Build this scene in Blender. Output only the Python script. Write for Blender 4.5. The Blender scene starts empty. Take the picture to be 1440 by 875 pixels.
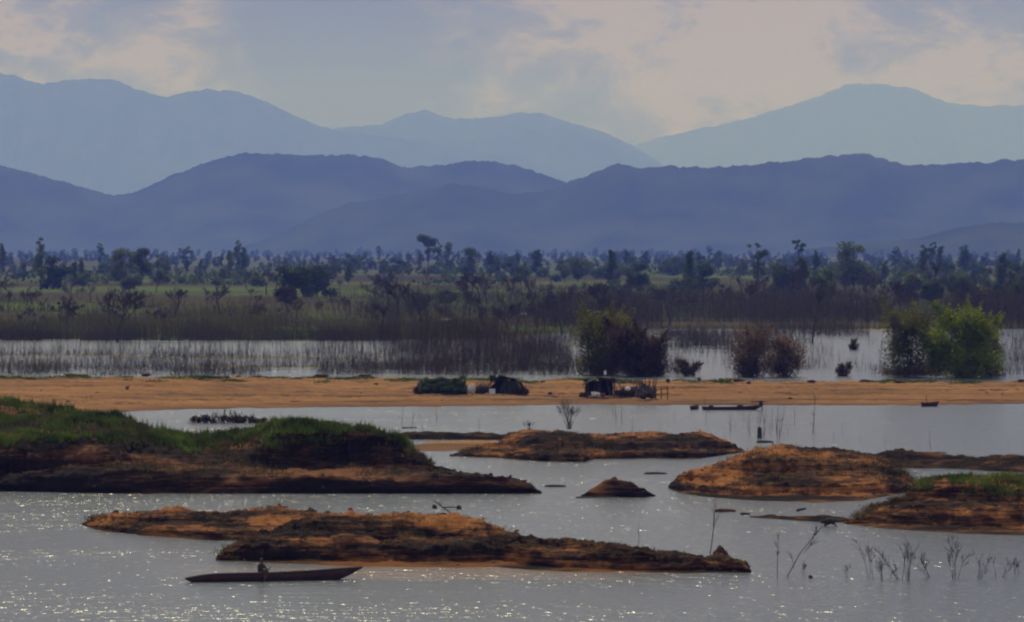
import bpy, math, random
import numpy as np
from mathutils import Vector, Matrix, noise

random.seed(7)
rng = np.random.default_rng(11)
SC = bpy.context.scene
COL = SC.collection
R = math.radians

# ------------------------------------------------------------------ camera
FPX = 5470.0                      # focal length in pixels of the 1440 px wide photograph
CAMZ = 19.5
HORIZON = 350.0
TH = math.atan((437.5 - HORIZON) / FPX)
cam_data = bpy.data.cameras.new('camera')
cam = bpy.data.objects.new('camera', cam_data)
COL.objects.link(cam)
cam.location = (0, 0, CAMZ)
cam.rotation_euler = (math.pi / 2 - TH, 0, 0)
cam_data.sensor_width = 36.0
cam_data.lens = 36.0 * FPX / 1440.0
cam_data.clip_start = 1.0
cam_data.clip_end = 120000.0
SC.camera = cam

# ------------------------------------------------------------------ world, sun, exposure
SUN_EL, SUN_AZ = R(48), R(-7)     # azimuth measured from the view direction, negative = left
world = bpy.data.worlds.new("World")
SC.world = world
world.use_nodes = True
nt = world.node_tree
nt.nodes.clear()
N = lambda t: nt.nodes.new(t)
L = lambda a, b: nt.links.new(a, b)
out = N('ShaderNodeOutputWorld')
bg = N('ShaderNodeBackground')
bg.inputs['Strength'].default_value = 0.10
L(bg.outputs[0], out.inputs[0])
sky = N('ShaderNodeTexSky')
sky.sky_type = 'NISHITA'
sky.sun_disc = False
sky.sun_elevation = SUN_EL
sky.sun_rotation = SUN_AZ
sky.air_density = 1.0
sky.dust_density = 2.0
tc = N('ShaderNodeTexCoord')
mp = N('ShaderNodeMapping')
mp.inputs['Scale'].default_value = (1.0, 1.0, 1.9)
mp.inputs['Location'].default_value = (0.31, 0.0, 0.17)
L(tc.outputs['Generated'], mp.inputs['Vector'])
cn = N('ShaderNodeTexNoise')                     # cloud bodies
cn.inputs['Scale'].default_value = 32.0
cn.inputs['Detail'].default_value = 9.0
cn.inputs['Roughness'].default_value = 0.72
cn.inputs['Distortion'].default_value = 0.35
L(mp.outputs[0], cn.inputs['Vector'])
cr = N('ShaderNodeValToRGB')                     # cloud colour: blue grey shade to warm cream
cr.color_ramp.elements[0].position = 0.40
cr.color_ramp.elements[0].color = (1.4, 1.2, 1.1, 1)
cr.color_ramp.elements[1].position = 0.62
cr.color_ramp.elements[1].color = (5.4, 4.0, 1.9, 1)
e = cr.color_ramp.elements.new(0.52)
e.color = (2.6, 2.05, 1.8, 1)
big = N('ShaderNodeTexNoise')                    # broad light and grey fields of cloud
big.inputs['Scale'].default_value = 6.0
big.inputs['Detail'].default_value = 2.0
L(mp.outputs[0], big.inputs['Vector'])
ba = N('ShaderNodeMath')
ba.operation = 'MULTIPLY_ADD'
ba.inputs[1].default_value = 0.55
L(big.outputs['Fac'], ba.inputs[0])
L(cn.outputs['Fac'], ba.inputs[2])
vd = N('ShaderNodeVectorMath')                   # the grey cloud mass over the saddle of the range
vd.operation = 'DISTANCE'
vd.inputs[1].default_value = (-0.042, 0.998, 0.052)
L(tc.outputs['Generated'], vd.inputs[0])
vr = N('ShaderNodeMapRange')
vr.inputs['From Min'].default_value = 0.012
vr.inputs['From Max'].default_value = 0.042
vr.inputs['To Min'].default_value = 0.43
vr.inputs['To Max'].default_value = 0.24
L(vd.outputs['Value'], vr.inputs['Value'])
bs = N('ShaderNodeMath')
bs.operation = 'SUBTRACT'
L(ba.outputs[0], bs.inputs[0])
L(vr.outputs[0], bs.inputs[1])
L(bs.outputs[0], cr.inputs[0])
cov = N('ShaderNodeTexNoise')                    # cover: where blue shows between the clouds
cov.inputs['Scale'].default_value = 3.0
cov.inputs['Detail'].default_value = 5.0
L(mp.outputs[0], cov.inputs['Vector'])
covr = N('ShaderNodeMapRange')
covr.inputs['From Min'].default_value = 0.30
covr.inputs['From Max'].default_value = 0.45
covr.inputs['To Min'].default_value = 0.45
covr.inputs['To Max'].default_value = 1.0
L(cov.outputs['Fac'], covr.inputs['Value'])
mx = N('ShaderNodeMix')
mx.data_type = 'RGBA'
L(covr.outputs[0], mx.inputs['Factor'])
L(sky.outputs[0], mx.inputs['A'])
zs = N('ShaderNodeSeparateXYZ')
L(tc.outputs['Generated'], zs.inputs[0])
zr = N('ShaderNodeMapRange')                     # upper cloud deck, out of frame, brightened to lift ambient and water
zr.inputs['From Min'].default_value = 0.08
zr.inputs['From Max'].default_value = 0.45
zr.inputs['To Min'].default_value = 0.0
zr.inputs['To Max'].default_value = 1.0
L(zs.outputs['Z'], zr.inputs['Value'])
zt = N('ShaderNodeMix')                          # and a blue tint added up there to cool the water
zt.data_type = 'RGBA'
zt.inputs['A'].default_value = (1, 1, 1, 1)
zt.inputs['B'].default_value = (1.48, 2.1, 4.1, 1)
L(zr.outputs[0], zt.inputs['Factor'])
vm = N('ShaderNodeVectorMath')
vm.operation = 'MULTIPLY'
L(cr.outputs[0], vm.inputs[0])
L(zt.outputs['Result'], vm.inputs[1])
L(vm.outputs[0], mx.inputs['B'])
L(mx.outputs['Result'], bg.inputs['Color'])

sun_data = bpy.data.lights.new('sun', 'SUN')
sun_data.energy = 3.6
sun_data.angle = R(0.5)
sun_data.color = (1.0, 0.91, 0.74)
sun = bpy.data.objects.new('sun', sun_data)
COL.objects.link(sun)
to_sun = Vector((math.sin(SUN_AZ) * math.cos(SUN_EL), math.cos(SUN_AZ) * math.cos(SUN_EL), math.sin(SUN_EL)))
sun.rotation_euler = to_sun.to_track_quat('Z', 'Y').to_euler()

SC.view_settings.view_transform = 'Standard'
SC.view_settings.look = 'None'
SC.view_settings.gamma = 1.0
SC.view_settings.use_curve_mapping = False
SC.view_settings.exposure = -0.26
SC.render.engine = 'CYCLES'
SC.render.filter_size = 1.9
SC.cycles.filter_width = 2.2
SC.cycles.use_denoising = True
SC.cycles.max_bounces = 6
SC.cycles.volume_bounces = 1
SC.cycles.sample_clamp_indirect = 4.0

# ------------------------------------------------------------------ geometry of the view
ct, st = math.cos(TH), math.sin(TH)
def kslope(py):
    v = (437.5 - py) / FPX
    return (st - v * ct) / (ct + v * st)          # drop per metre of distance
def xslope(px, py):
    v = (437.5 - py) / FPX
    return ((px - 720.0) / FPX) / (ct + v * st)
def ground(px, py, z=0.0):                        # the point at height z seen at that pixel
    Y = (CAMZ - z) / kslope(py)
    return Vector((xslope(px, py) * Y, Y, z))
def at_dist(px, py, Y):
    return Vector((xslope(px, py) * Y, Y, CAMZ - kslope(py) * Y))
def scale_at(Y):
    return FPX / Y                                # photo pixels per metre

# ------------------------------------------------------------------ helpers
def new_mesh(name, V, F, smooth=False):
    V = np.asarray(V, np.float32).reshape(-1, 3)
    F = np.asarray(F, np.int32)
    k = F.shape[1]
    me = bpy.data.meshes.new(name)
    me.vertices.add(len(V))
    me.vertices.foreach_set('co', V.ravel())
    me.loops.add(F.size)
    me.loops.foreach_set('vertex_index', F.ravel())
    me.polygons.add(len(F))
    me.polygons.foreach_set('loop_start', np.arange(0, F.size, k, dtype=np.int32))
    me.polygons.foreach_set('loop_total', np.full(len(F), k, np.int32))
    if smooth:
        me.polygons.foreach_set('use_smooth', np.ones(len(F), bool))
    me.update(calc_edges=True)
    me.validate()
    return me

def obj(name, me, mat=None, parent=None, loc=None):
    o = bpy.data.objects.new(name, me)
    COL.objects.link(o)
    if mat is not None and me is not None:
        if len(me.materials) == 0:
            me.materials.append(mat)
    if parent is not None:
        o.parent = parent
    if loc is not None:
        o.location = loc
    return o

def tag(o, label=None, cat=None, group=None, kind=None):
    if label: o['label'] = label
    if cat: o['category'] = cat
    if group: o['group'] = group
    if kind: o['kind'] = kind
    return o

def empty(name, loc=(0, 0, 0), rz=0.0, s=1.0):
    o = bpy.data.objects.new(name, None)
    o.empty_display_size = 0.5
    COL.objects.link(o)
    o.location = loc
    o.rotation_euler = (0, 0, rz)
    o.scale = (s, s, s)
    return o

def copy_tree(o, parent=None):
    c = o.copy()
    COL.objects.link(c)
    if parent is not None:
        c.parent = parent
    for ch in list(o.children):
        copy_tree(ch, c)
    return c

class MB:
    """collects tubes, boxes, blobs as one mesh"""
    def __init__(self):
        self.v, self.f = [], []
    def tube(self, pts, rad, n=5, cap=True):
        pts = [Vector(p) for p in pts]
        base = len(self.v)
        for i, p in enumerate(pts):
            d = (pts[min(i + 1, len(pts) - 1)] - pts[max(i - 1, 0)])
            if d.length < 1e-9: d = Vector((0, 0, 1))
            d.normalize()
            a = d.cross(Vector((0.31, 0.93, 0.2))).normalized()
            b = d.cross(a)
            r = rad[i] if hasattr(rad, '__len__') else rad
            for j in range(n):
                t = 2 * math.pi * j / n
                self.v.append(p + a * (r * math.cos(t)) + b * (r * math.sin(t)))
        for i in range(len(pts) - 1):
            for j in range(n):
                a0 = base + i * n + j; a1 = base + i * n + (j + 1) % n
                self.f.append((a0, a1, a1 + n, a0 + n))
        if cap:
            self.v.append(pts[-1].copy()); t = len(self.v) - 1
            e0 = base + (len(pts) - 1) * n
            for j in range(n):
                self.f.append((e0 + j, e0 + (j + 1) % n, t, t))
            self.v.append(pts[0].copy()); t = len(self.v) - 1
            for j in range(n):
                self.f.append((base + (j + 1) % n, base + j, t, t))
    def box(self, c, s, rz=0.0, taper=1.0):
        c = Vector(c); b = len(self.v); co, si = math.cos(rz), math.sin(rz)
        for z in (-1, 1):
            k = taper if z > 0 else 1.0
            for x, y in ((-1, -1), (1, -1), (1, 1), (-1, 1)):
                X, Y = x * s[0] / 2 * k, y * s[1] / 2 * k
                self.v.append(c + Vector((X * co - Y * si, X * si + Y * co, z * s[2] / 2)))
        for q in ((0, 3, 2, 1), (4, 5, 6, 7), (0, 1, 5, 4), (1, 2, 6, 5), (2, 3, 7, 6), (3, 0, 4, 7)):
            self.f.append(tuple(b + i for i in q))
    def blob(self, c, s, seed=0, nu=9, nv=6, rough=0.2):
        c = Vector(c); b = len(self.v)
        for i in range(nv + 1):
            ph = math.pi * i / nv
            for j in range(nu):
                t = 2 * math.pi * j / nu
                d = Vector((math.sin(ph) * math.cos(t), math.sin(ph) * math.sin(t), math.cos(ph)))
                k = 1 + rough * noise.noise(d * 1.7 + Vector((seed * 3.1, seed * 1.7, seed)))*2
                self.v.append(c + Vector((d.x * s[0] * k, d.y * s[1] * k, d.z * s[2] * k)))
        for i in range(nv):
            for j in range(nu):
                a0 = b + i * nu + j; a1 = b + i * nu + (j + 1) % nu
                self.f.append((a0, a0 + nu, a1 + nu, a1))
    def mesh(self, name, smooth=False):
        me = bpy.data.meshes.new(name)
        fs = [tuple(dict.fromkeys(q)) for q in self.f]
        me.from_pydata([tuple(p) for p in self.v], [], [q for q in fs if len(q) > 2])
        if smooth:
            for p in me.polygons: p.use_smooth = True
        me.update()
        return me
    def build(self, name, mat, parent=None, smooth=False, loc=None):
        return obj(name, self.mesh(name, smooth), mat, parent, loc)

# ------------------------------------------------------------------ materials
def mat_nodes(name):
    m = bpy.data.materials.new(name)
    m.use_nodes = True
    n = m.node_tree
    n.nodes.clear()
    o = n.nodes.new('ShaderNodeOutputMaterial')
    return m, n, o

def noise_tex(n, vec, scale, detail=4.0, rough=0.55, stretch=None, dist=0.0):
    t = n.nodes.new('ShaderNodeTexNoise')
    t.inputs['Scale'].default_value = scale
    t.inputs['Detail'].default_value = detail
    t.inputs['Roughness'].default_value = rough
    t.inputs['Distortion'].default_value = dist
    if stretch:
        mpn = n.nodes.new('ShaderNodeMapping')
        mpn.inputs['Scale'].default_value = stretch
        n.links.new(vec, mpn.inputs['Vector'])
        vec = mpn.outputs[0]
    n.links.new(vec, t.inputs['Vector'])
    return t.outputs['Fac']

def ramp(n, fac, stops):
    r = n.nodes.new('ShaderNodeValToRGB')
    els = r.color_ramp.elements
    els[0].position, els[0].color = stops[0][0], (*stops[0][1], 1)
    els[1].position, els[1].color = stops[-1][0], (*stops[-1][1], 1)
    for p, c in stops[1:-1]:
        q = els.new(p); q.color = (*c, 1)
    n.links.new(fac, r.inputs[0])
    return r.outputs[0]

def mixc(n, fac, a, b):
    m = n.nodes.new('ShaderNodeMix')
    m.data_type = 'RGBA'
    if isinstance(fac, float): m.inputs['Factor'].default_value = fac
    else: n.links.new(fac, m.inputs['Factor'])
    for k, s in (('A', a), ('B', b)):
        if isinstance(s, tuple): m.inputs[k].default_value = (*s, 1)
        else: n.links.new(s, m.inputs[k])
    return m.outputs['Result']

def maprange(n, v, a, b, c=0.0, d=1.0):
    m = n.nodes.new('ShaderNodeMapRange')
    m.inputs['From Min'].default_value = a; m.inputs['From Max'].default_value = b
    m.inputs['To Min'].default_value = c; m.inputs['To Max'].default_value = d
    n.links.new(v, m.inputs['Value'])
    return m.outputs[0]

def simple(name, stops, scale=3.0, rough=0.8, bump=0.0, spec=0.3, coord='Object'):
    m, n, o = mat_nodes(name)
    t = n.nodes.new('ShaderNodeTexCoord')
    f = noise_tex(n, t.outputs[coord], scale)
    c = ramp(n, f, stops)
    b = n.nodes.new('ShaderNodeBsdfPrincipled')
    b.inputs['Roughness'].default_value = rough
    b.inputs['Specular IOR Level'].default_value = spec
    n.links.new(c, b.inputs['Base Color'])
    if bump:
        bp = n.nodes.new('ShaderNodeBump')
        bp.inputs['Distance'].default_value = bump
        n.links.new(f, bp.inputs['Height'])
        n.links.new(bp.outputs[0], b.inputs['Normal'])
    n.links.new(b.outputs[0], o.inputs[0])
    return m

def foliage(name, dark, light, scale=0.5, trans=0.35, rand=0.25):
    """leaf material: clumps of two tones, a share of light passing through the leaf"""
    m, n, o = mat_nodes(name)
    g = n.nodes.new('ShaderNodeNewGeometry')
    oi = n.nodes.new('ShaderNodeObjectInfo')
    f = noise_tex(n, g.outputs['Position'], scale, 3.0, 0.6)
    ad = n.nodes.new('ShaderNodeMath'); ad.operation = 'MULTIPLY_ADD'
    n.links.new(oi.outputs['Random'], ad.inputs[0])
    ad.inputs[1].default_value = rand
    n.links.new(f, ad.inputs[2])
    c = ramp(n, ad.outputs[0], [(0.38, dark), (0.80, light)])
    d = n.nodes.new('ShaderNodeBsdfDiffuse')
    t = n.nodes.new('ShaderNodeBsdfTranslucent')
    mxs = n.nodes.new('ShaderNodeMixShader')
    mxs.inputs[0].default_value = trans
    n.links.new(c, d.inputs[0]); n.links.new(c, t.inputs[0])
    n.links.new(d.outputs[0], mxs.inputs[1]); n.links.new(t.outputs[0], mxs.inputs[2])
    n.links.new(mxs.outputs[0], o.inputs[0])
    return m

def mud_material(name, warm, brown, dark, green=None, warm_at=0.56):
    m, n, o = mat_nodes(name)
    g = n.nodes.new('ShaderNodeNewGeometry')
    pos = g.outputs['Position']
    sep = n.nodes.new('ShaderNodeSeparateXYZ')
    n.links.new(pos, sep.inputs[0])
    big = noise_tex(n, pos, 0.16, 6, 0.6, (0.55, 0.9, 3.0), 0.5)
    fine = noise_tex(n, pos, 1.6, 5, 0.65, (0.4, 1.0, 4.0))
    strata_shade = noise_tex(n, pos, 1.0, 5, 0.65, (0.05, 0.12, 3.2))  # soil strata; contrast raised to paint in shaded bank faces and lit tops
    s1 = n.nodes.new('ShaderNodeMath'); s1.operation = 'MULTIPLY_ADD'
    n.links.new(strata_shade, s1.inputs[0]); s1.inputs[1].default_value = 0.52
    n.links.new(big, s1.inputs[2])
    s2 = n.nodes.new('ShaderNodeMath'); s2.operation = 'MULTIPLY_ADD'
    n.links.new(fine, s2.inputs[0]); s2.inputs[1].default_value = 0.35
    n.links.new(s1.outputs[0], s2.inputs[2])
    s3 = maprange(n, s2.outputs[0], 0.74, 1.20)
    c = ramp(n, s3, [(0.30, dark), (0.48, brown), (0.66, warm), (0.95, tuple(min(1, x * 1.15) for x in warm))])  # dark soil patches widened and deepened to stand in for shaded faces
    # wet soil by the waterline is darker
    wet = maprange(n, sep.outputs['Z'], 0.05, 0.45, 0.55, 1.0)
    wm = n.nodes.new('ShaderNodeMix'); wm.data_type = 'RGBA'; wm.blend_type = 'MULTIPLY'
    wm.inputs['Factor'].default_value = 1.0
    n.links.new(c, wm.inputs['A'])
    cmb = n.nodes.new('ShaderNodeCombineColor')
    for k in range(3): n.links.new(wet, cmb.inputs[k])
    n.links.new(cmb.outputs[0], wm.inputs['B'])
    c = wm.outputs['Result']
    b = n.nodes.new('ShaderNodeBsdfPrincipled')
    b.inputs['Roughness'].default_value = 0.9
    b.inputs['Specular IOR Level'].default_value = 0.03
    n.links.new(c, b.inputs['Base Color'])
    bp = n.nodes.new('ShaderNodeBump')
    bp.inputs['Distance'].default_value = 0.23
    bp.inputs['Strength'].default_value = 0.8
    n.links.new(s2.outputs[0], bp.inputs['Height'])
    n.links.new(bp.outputs[0], b.inputs['Normal'])
    n.links.new(b.outputs[0], o.inputs[0])
    return m

M = {}
M['mud'] = mud_material('mud', (0.275, 0.108, 0.034), (0.085, 0.039, 0.018), (0.016, 0.010, 0.007))
M['mud_dark'] = mud_material('mud_dark', (0.15, 0.066, 0.028), (0.046, 0.025, 0.014), (0.014, 0.010, 0.007))
M['clod'] = simple('clod', [(0.35, (0.03, 0.02, 0.015)), (0.65, (0.10, 0.055, 0.03))], 3.0, 0.95, 0.05)
M['wood'] = simple('wood', [(0.35, (0.035, 0.03, 0.027)), (0.65, (0.085, 0.075, 0.065))], 4.0, 0.9)
M['pale_wood'] = simple('pale_wood', [(0.3, (0.28, 0.25, 0.22)), (0.7, (0.5, 0.47, 0.42))], 4.0, 0.8)
M['bark'] = simple('bark', [(0.35, (0.03, 0.027, 0.023)), (0.65, (0.075, 0.065, 0.055))], 1.0, 0.95)
M['twig'] = simple('twig', [(0.35, (0.045, 0.036, 0.036)), (0.65, (0.095, 0.078, 0.072))], 0.6, 0.95)
M['leaf'] = foliage('leaf', (0.045, 0.074, 0.028), (0.115, 0.155, 0.050), 0.25)
M['leaf_dark'] = foliage('leaf_dark', (0.028, 0.050, 0.022), (0.076, 0.112, 0.040), 0.25)
M['leaf_pale'] = foliage('leaf_pale', (0.075, 0.105, 0.040), (0.16, 0.195, 0.075), 0.25)
M['leaf_bright'] = foliage('leaf_bright', (0.085, 0.125, 0.012), (0.34, 0.38, 0.030), 0.45, 0.50, 0.1)
M['leaf_olive'] = foliage('leaf_olive', (0.070, 0.074, 0.018), (0.20, 0.19, 0.036), 0.4, 0.58, 0.1)
M['leaf_brown'] = foliage('leaf_brown', (0.070, 0.050, 0.032), (0.25, 0.165, 0.095), 0.4, 0.55, 0.1)
M['leaf_dusk'] = foliage('leaf_dusk', (0.040, 0.030, 0.020), (0.15, 0.095, 0.058), 0.4, 0.3, 0.1)
M['thicket'] = foliage('thicket', (0.046, 0.040, 0.034), (0.120, 0.100, 0.078), 0.05, 0.2, 0.0)
M['thicket_red'] = foliage('thicket_red', (0.036, 0.025, 0.020), (0.115, 0.068, 0.050), 0.12, 0.2, 0.0)
M['reed'] = foliage('reed', (0.060, 0.052, 0.032), (0.165, 0.155, 0.050), 0.06, 0.25, 0.0)
M['grass'] = foliage('grass', (0.026, 0.042, 0.010), (0.155, 0.215, 0.036), 0.28, 0.5, 0.0)
M['grass_dry'] = foliage('grass_dry', (0.050, 0.042, 0.020), (0.17, 0.125, 0.055), 0.5, 0.45, 0.0)

M['mud_wet'] = simple('mud_wet', [(0.3, (0.018, 0.014, 0.011)), (0.7, (0.050, 0.038, 0.028))], 0.2, 0.7, 0.05)
# sand of the bar
def sand_material():
    m, n, o = mat_nodes('sand')
    g = n.nodes.new('ShaderNodeNewGeometry')
    pos = g.outputs['Position']
    a = noise_tex(n, pos, 0.13, 6, 0.65, (0.22, 1.5, 1.0), 0.8)
    b_ = noise_tex(n, pos, 0.9, 4, 0.6, (0.25, 1.0, 1.0))
    s = n.nodes.new('ShaderNodeMath'); s.operation = 'MULTIPLY_ADD'
    n.links.new(b_, s.inputs[0]); s.inputs[1].default_value = 0.4
    n.links.new(a, s.inputs[2])
    sz = n.nodes.new('ShaderNodeSeparateXYZ'); n.links.new(pos, sz.inputs[0])
    pt = noise_tex(n, pos, 0.035, 4, 0.6, (0.5, 1.4, 1.0))
    c = ramp(n, s.outputs[0], [(0.56, (0.075, 0.040, 0.024)), (0.64, (0.19, 0.092, 0.038)), (0.80, (0.28, 0.138, 0.055)), (0.95, (0.34, 0.19, 0.095))])
    c = mixc(n, maprange(n, pt, 0.48, 0.66, 0.0, 0.55), c, (0.085, 0.058, 0.036))
    c = mixc(n, maprange(n, sz.outputs['Z'], 0.04, 0.30, 0.6, 0.0), c, (0.075, 0.042, 0.026))
    b = n.nodes.new('ShaderNodeBsdfPrincipled')
    b.inputs['Roughness'].default_value = 0.95
    b.inputs['Specular IOR Level'].default_value = 0.03
    n.links.new(c, b.inputs['Base Color'])
    bp = n.nodes.new('ShaderNodeBump'); bp.inputs['Distance'].default_value = 0.3
    n.links.new(s.outputs[0], bp.inputs['Height'])
    n.links.new(bp.outputs[0], b.inputs['Normal'])
    n.links.new(b.outputs[0], o.inputs[0])
    return m
M['sand'] = sand_material()

def plain_material():
    m, n, o = mat_nodes('plain')
    g = n.nodes.new('ShaderNodeNewGeometry')
    pos = g.outputs['Position']
    a = noise_tex(n, pos, 0.0022, 3, 0.5, (1.6, 1.0, 0.0), 0.2)
    b_ = noise_tex(n, pos, 0.02, 4, 0.6, (0.6, 1.0, 0.0))
    s = n.nodes.new('ShaderNodeMath'); s.operation = 'MULTIPLY_ADD'
    n.links.new(b_, s.inputs[0]); s.inputs[1].default_value = 0.2
    n.links.new(a, s.inputs[2])
    c = ramp(n, s.outputs[0], [(0.44, (0.050, 0.043, 0.032)), (0.57, (0.075, 0.066, 0.038)),
                               (0.61, (0.062, 0.082, 0.028)), (0.68, (0.092, 0.118, 0.040)), (0.76, (0.085, 0.080, 0.045))])
    b = n.nodes.new('ShaderNodeBsdfDiffuse')
    n.links.new(c, b.inputs[0])
    n.links.new(b.outputs[0], o.inputs[0])
    return m
M['plain'] = plain_material()
M['forest_hill'] = simple('forest_hill', [(0.35, (0.022, 0.034, 0.016)), (0.65, (0.055, 0.068, 0.03))], 0.004, 1.0, 0.0, 0.0)

def water_material():
    m, n, o = mat_nodes('water')
    g = n.nodes.new('ShaderNodeNewGeometry')
    pos = g.outputs['Position']
    # wind ripples, longer along the crests than across them
    w1 = noise_tex(n, pos, 1.0, 3, 0.6, (0.55, 0.85, 0.0), 0.3)
    w2 = noise_tex(n, pos, 1.0, 2, 0.5, (1.9, 2.9, 0.0), 0.2)
    w3 = noise_tex(n, pos, 1.0, 3, 0.6, (0.022, 0.075, 0.0))
    m1 = n.nodes.new('ShaderNodeMath'); m1.operation = 'MULTIPLY'
    n.links.new(w1, m1.inputs[0]); m1.inputs[1].default_value = 1.0
    m2 = n.nodes.new('ShaderNodeMath'); m2.operation = 'MULTIPLY_ADD'
    n.links.new(w2, m2.inputs[0]); m2.inputs[1].default_value = 0.36
    n.links.new(m1.outputs[0], m2.inputs[2])
    gust = maprange(n, w3, 0.36, 0.64, 0.72, 1.18)
    m3 = n.nodes.new('ShaderNodeMath'); m3.operation = 'MULTIPLY'
    n.links.new(m2.outputs[0], m3.inputs[0]); n.links.new(gust, m3.inputs[1])
    bp = n.nodes.new('ShaderNodeBump')
    bp.inputs['Strength'].default_value = 1.0
    bp.inputs['Distance'].default_value = 0.23
    n.links.new(m3.outputs[0], bp.inputs['Height'])
    b = n.nodes.new('ShaderNodeBsdfPrincipled')
    pl = n.nodes.new('ShaderNodeVectorMath'); pl.operation = 'MULTIPLY_ADD'   # stirred up mud along the nearest bank
    pl.inputs[1].default_value = (1 / 17.0, 1 / 6.5, 0)
    pc_ = ground(640, 803, 0)
    pl.inputs[2].default_value = (-pc_.x / 17.0, -pc_.y / 6.5, 0)
    n.links.new(pos, pl.inputs[0])
    ln = n.nodes.new('ShaderNodeVectorMath'); ln.operation = 'LENGTH'
    n.links.new(pl.outputs[0], ln.inputs[0])
    wv = noise_tex(n, pos, 1.0, 4, 0.6, (0.12, 0.35, 0.0))
    sm = n.nodes.new('ShaderNodeMath'); sm.operation = 'MULTIPLY_ADD'; sm.inputs[1].default_value = 1.2
    n.links.new(wv, sm.inputs[0]); n.links.new(ln.outputs['Value'], sm.inputs[2])
    mf = maprange(n, sm.outputs[0], 0.95, 1.75, 0.85, 0.0)
    n.links.new(mixc(n, mf, (0.078, 0.092, 0.110), (0.21, 0.15, 0.115)), b.inputs['Base Color'])
    b.inputs['Roughness'].default_value = 0.22
    b.inputs['IOR'].default_value = 1.333
    n.links.new(bp.outputs[0], b.inputs['Normal'])
    n.links.new(b.outputs[0], o.inputs[0])
    return m
M['water'] = water_material()

# ------------------------------------------------------------------ setting: water, ground, hills
def grid_mesh(name, X, Yv, Z, smooth=True):
    h, w = X.shape
    V = np.stack([X, Yv, Z], -1).reshape(-1, 3)
    i = np.arange(h * w).reshape(h, w)
    F = np.stack([i[:-1, :-1], i[:-1, 1:], i[1:, 1:], i[1:, :-1]], -1).reshape(-1, 4)
    return new_mesh(name, V, F, smooth)

def fractal(x, y, z=0.0, H=0.9, oct=5):
    return noise.fractal(Vector((x, y, z)), H, 2.0, oct)

def interp(pts, x):
    xs = [p[0] for p in pts]
    ys = [p[1] for p in pts]
    return np.interp(x, xs, ys)

# bed and plain: one sheet from under the camera's water to beyond the mountains
SHORE = [(-1400, 478), (0, 477), (300, 480), (500, 480), (700, 474), (850, 466), (950, 463), (1440, 463), (2800, 463)]
def build_ground():
    pxs = np.linspace(-9500, 11000, 260)
    rows = []
    ds = np.concatenate([[-250, 60], np.linspace(200, 780, 8), np.linspace(800, 1100, 40), np.geomspace(1130, 64000, 70)])
    X = np.zeros((len(ds), len(pxs))); Y = X.copy(); Z = X.copy()
    for i, d in enumerate(ds):
        for j, px in enumerate(pxs):
            w = max(d, 700.0)
            X[i, j] = (px - 720) / FPX * min(w, 9000.0)
            Y[i, j] = d
            sh = CAMZ / kslope(float(interp(SHORE, px))) + 9 * noise.noise(Vector((X[i, j] * 0.02, 3.3, 0)))
            t = (d - sh)
            Z[i, j] = -1.6 if t < -25 else min(0.55, -0.02 + t * 0.03) if t > -25 else -1.6
            if t <= 0: Z[i, j] = max(-1.6, t * 0.06 - 0.02)
            if t > 30: Z[i, j] = 0.55 + 0.35 * noise.noise(Vector((X[i, j] * 0.004, d * 0.004, 0)))
    return grid_mesh('ground', X, Y, Z)
tag(obj('ground', build_ground(), M['plain']), kind='structure')

wm_ = new_mesh('water', [(-1500, -200, 0), (1500, -200, 0), (1500, 1150, 0), (-1500, 1150, 0)], [(0, 1, 2, 3)])
tag(obj('water', wm_, M['water']), kind='structure')

def mountain(name, dist, pts, depth_k=2.4, base_py=357.0, seed=0.0, rough=1.0):
    dist *= 1.4
    x0, x1 = pts[0][0], pts[-1][0]
    n = int((x1 - x0) / 3.0)
    pxs = np.linspace(x0, x1, n)
    cr_y = interp(pts, pxs)
    k = np.hanning(9); k /= k.sum()
    cr_y = np.convolve(np.pad(cr_y, 4, 'edge'), k, 'valid')
    rows = np.concatenate([np.linspace(0, 1, 34), np.linspace(1.08, 1.9, 8)])
    X = np.zeros((len(rows), n)); Y = X.copy(); Z = X.copy()
    for j, px in enumerate(pxs):
        H = (350.0 - cr_y[j]) * dist / FPX + CAMZ
        jag = rough * (H * 0.010 + 3.0) * fractal(px * 0.06, seed, 1.0, 0.6, 5)
        for i, t in enumerate(rows):
            D = H * depth_k + 250
            if t <= 1:
                y = dist - D * (1 - t)
                s = t ** 1.25
                w = math.sin(math.pi * min(1.0, t * 1.02))
                sp = 1 - abs(fractal(px * dist / FPX * 0.0016, y * 0.0006, seed, 0.9, 5))
                z = H * s + w * H * 0.07 * (sp - 0.75) + jag * t ** 14
            else:
                y = dist + D * (t - 1)
                z = (H + jag) * max(-0.05, (1 - (t - 1) * 1.3))
            X[i, j] = (px - 720) / FPX * dist
            Y[i, j] = y
            Z[i, j] = max(z, -2.0) if i > 0 else -2.0
    return tag(obj(name, grid_mesh(name, X, Y, Z), M['forest_hill']), kind='structure')

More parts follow.
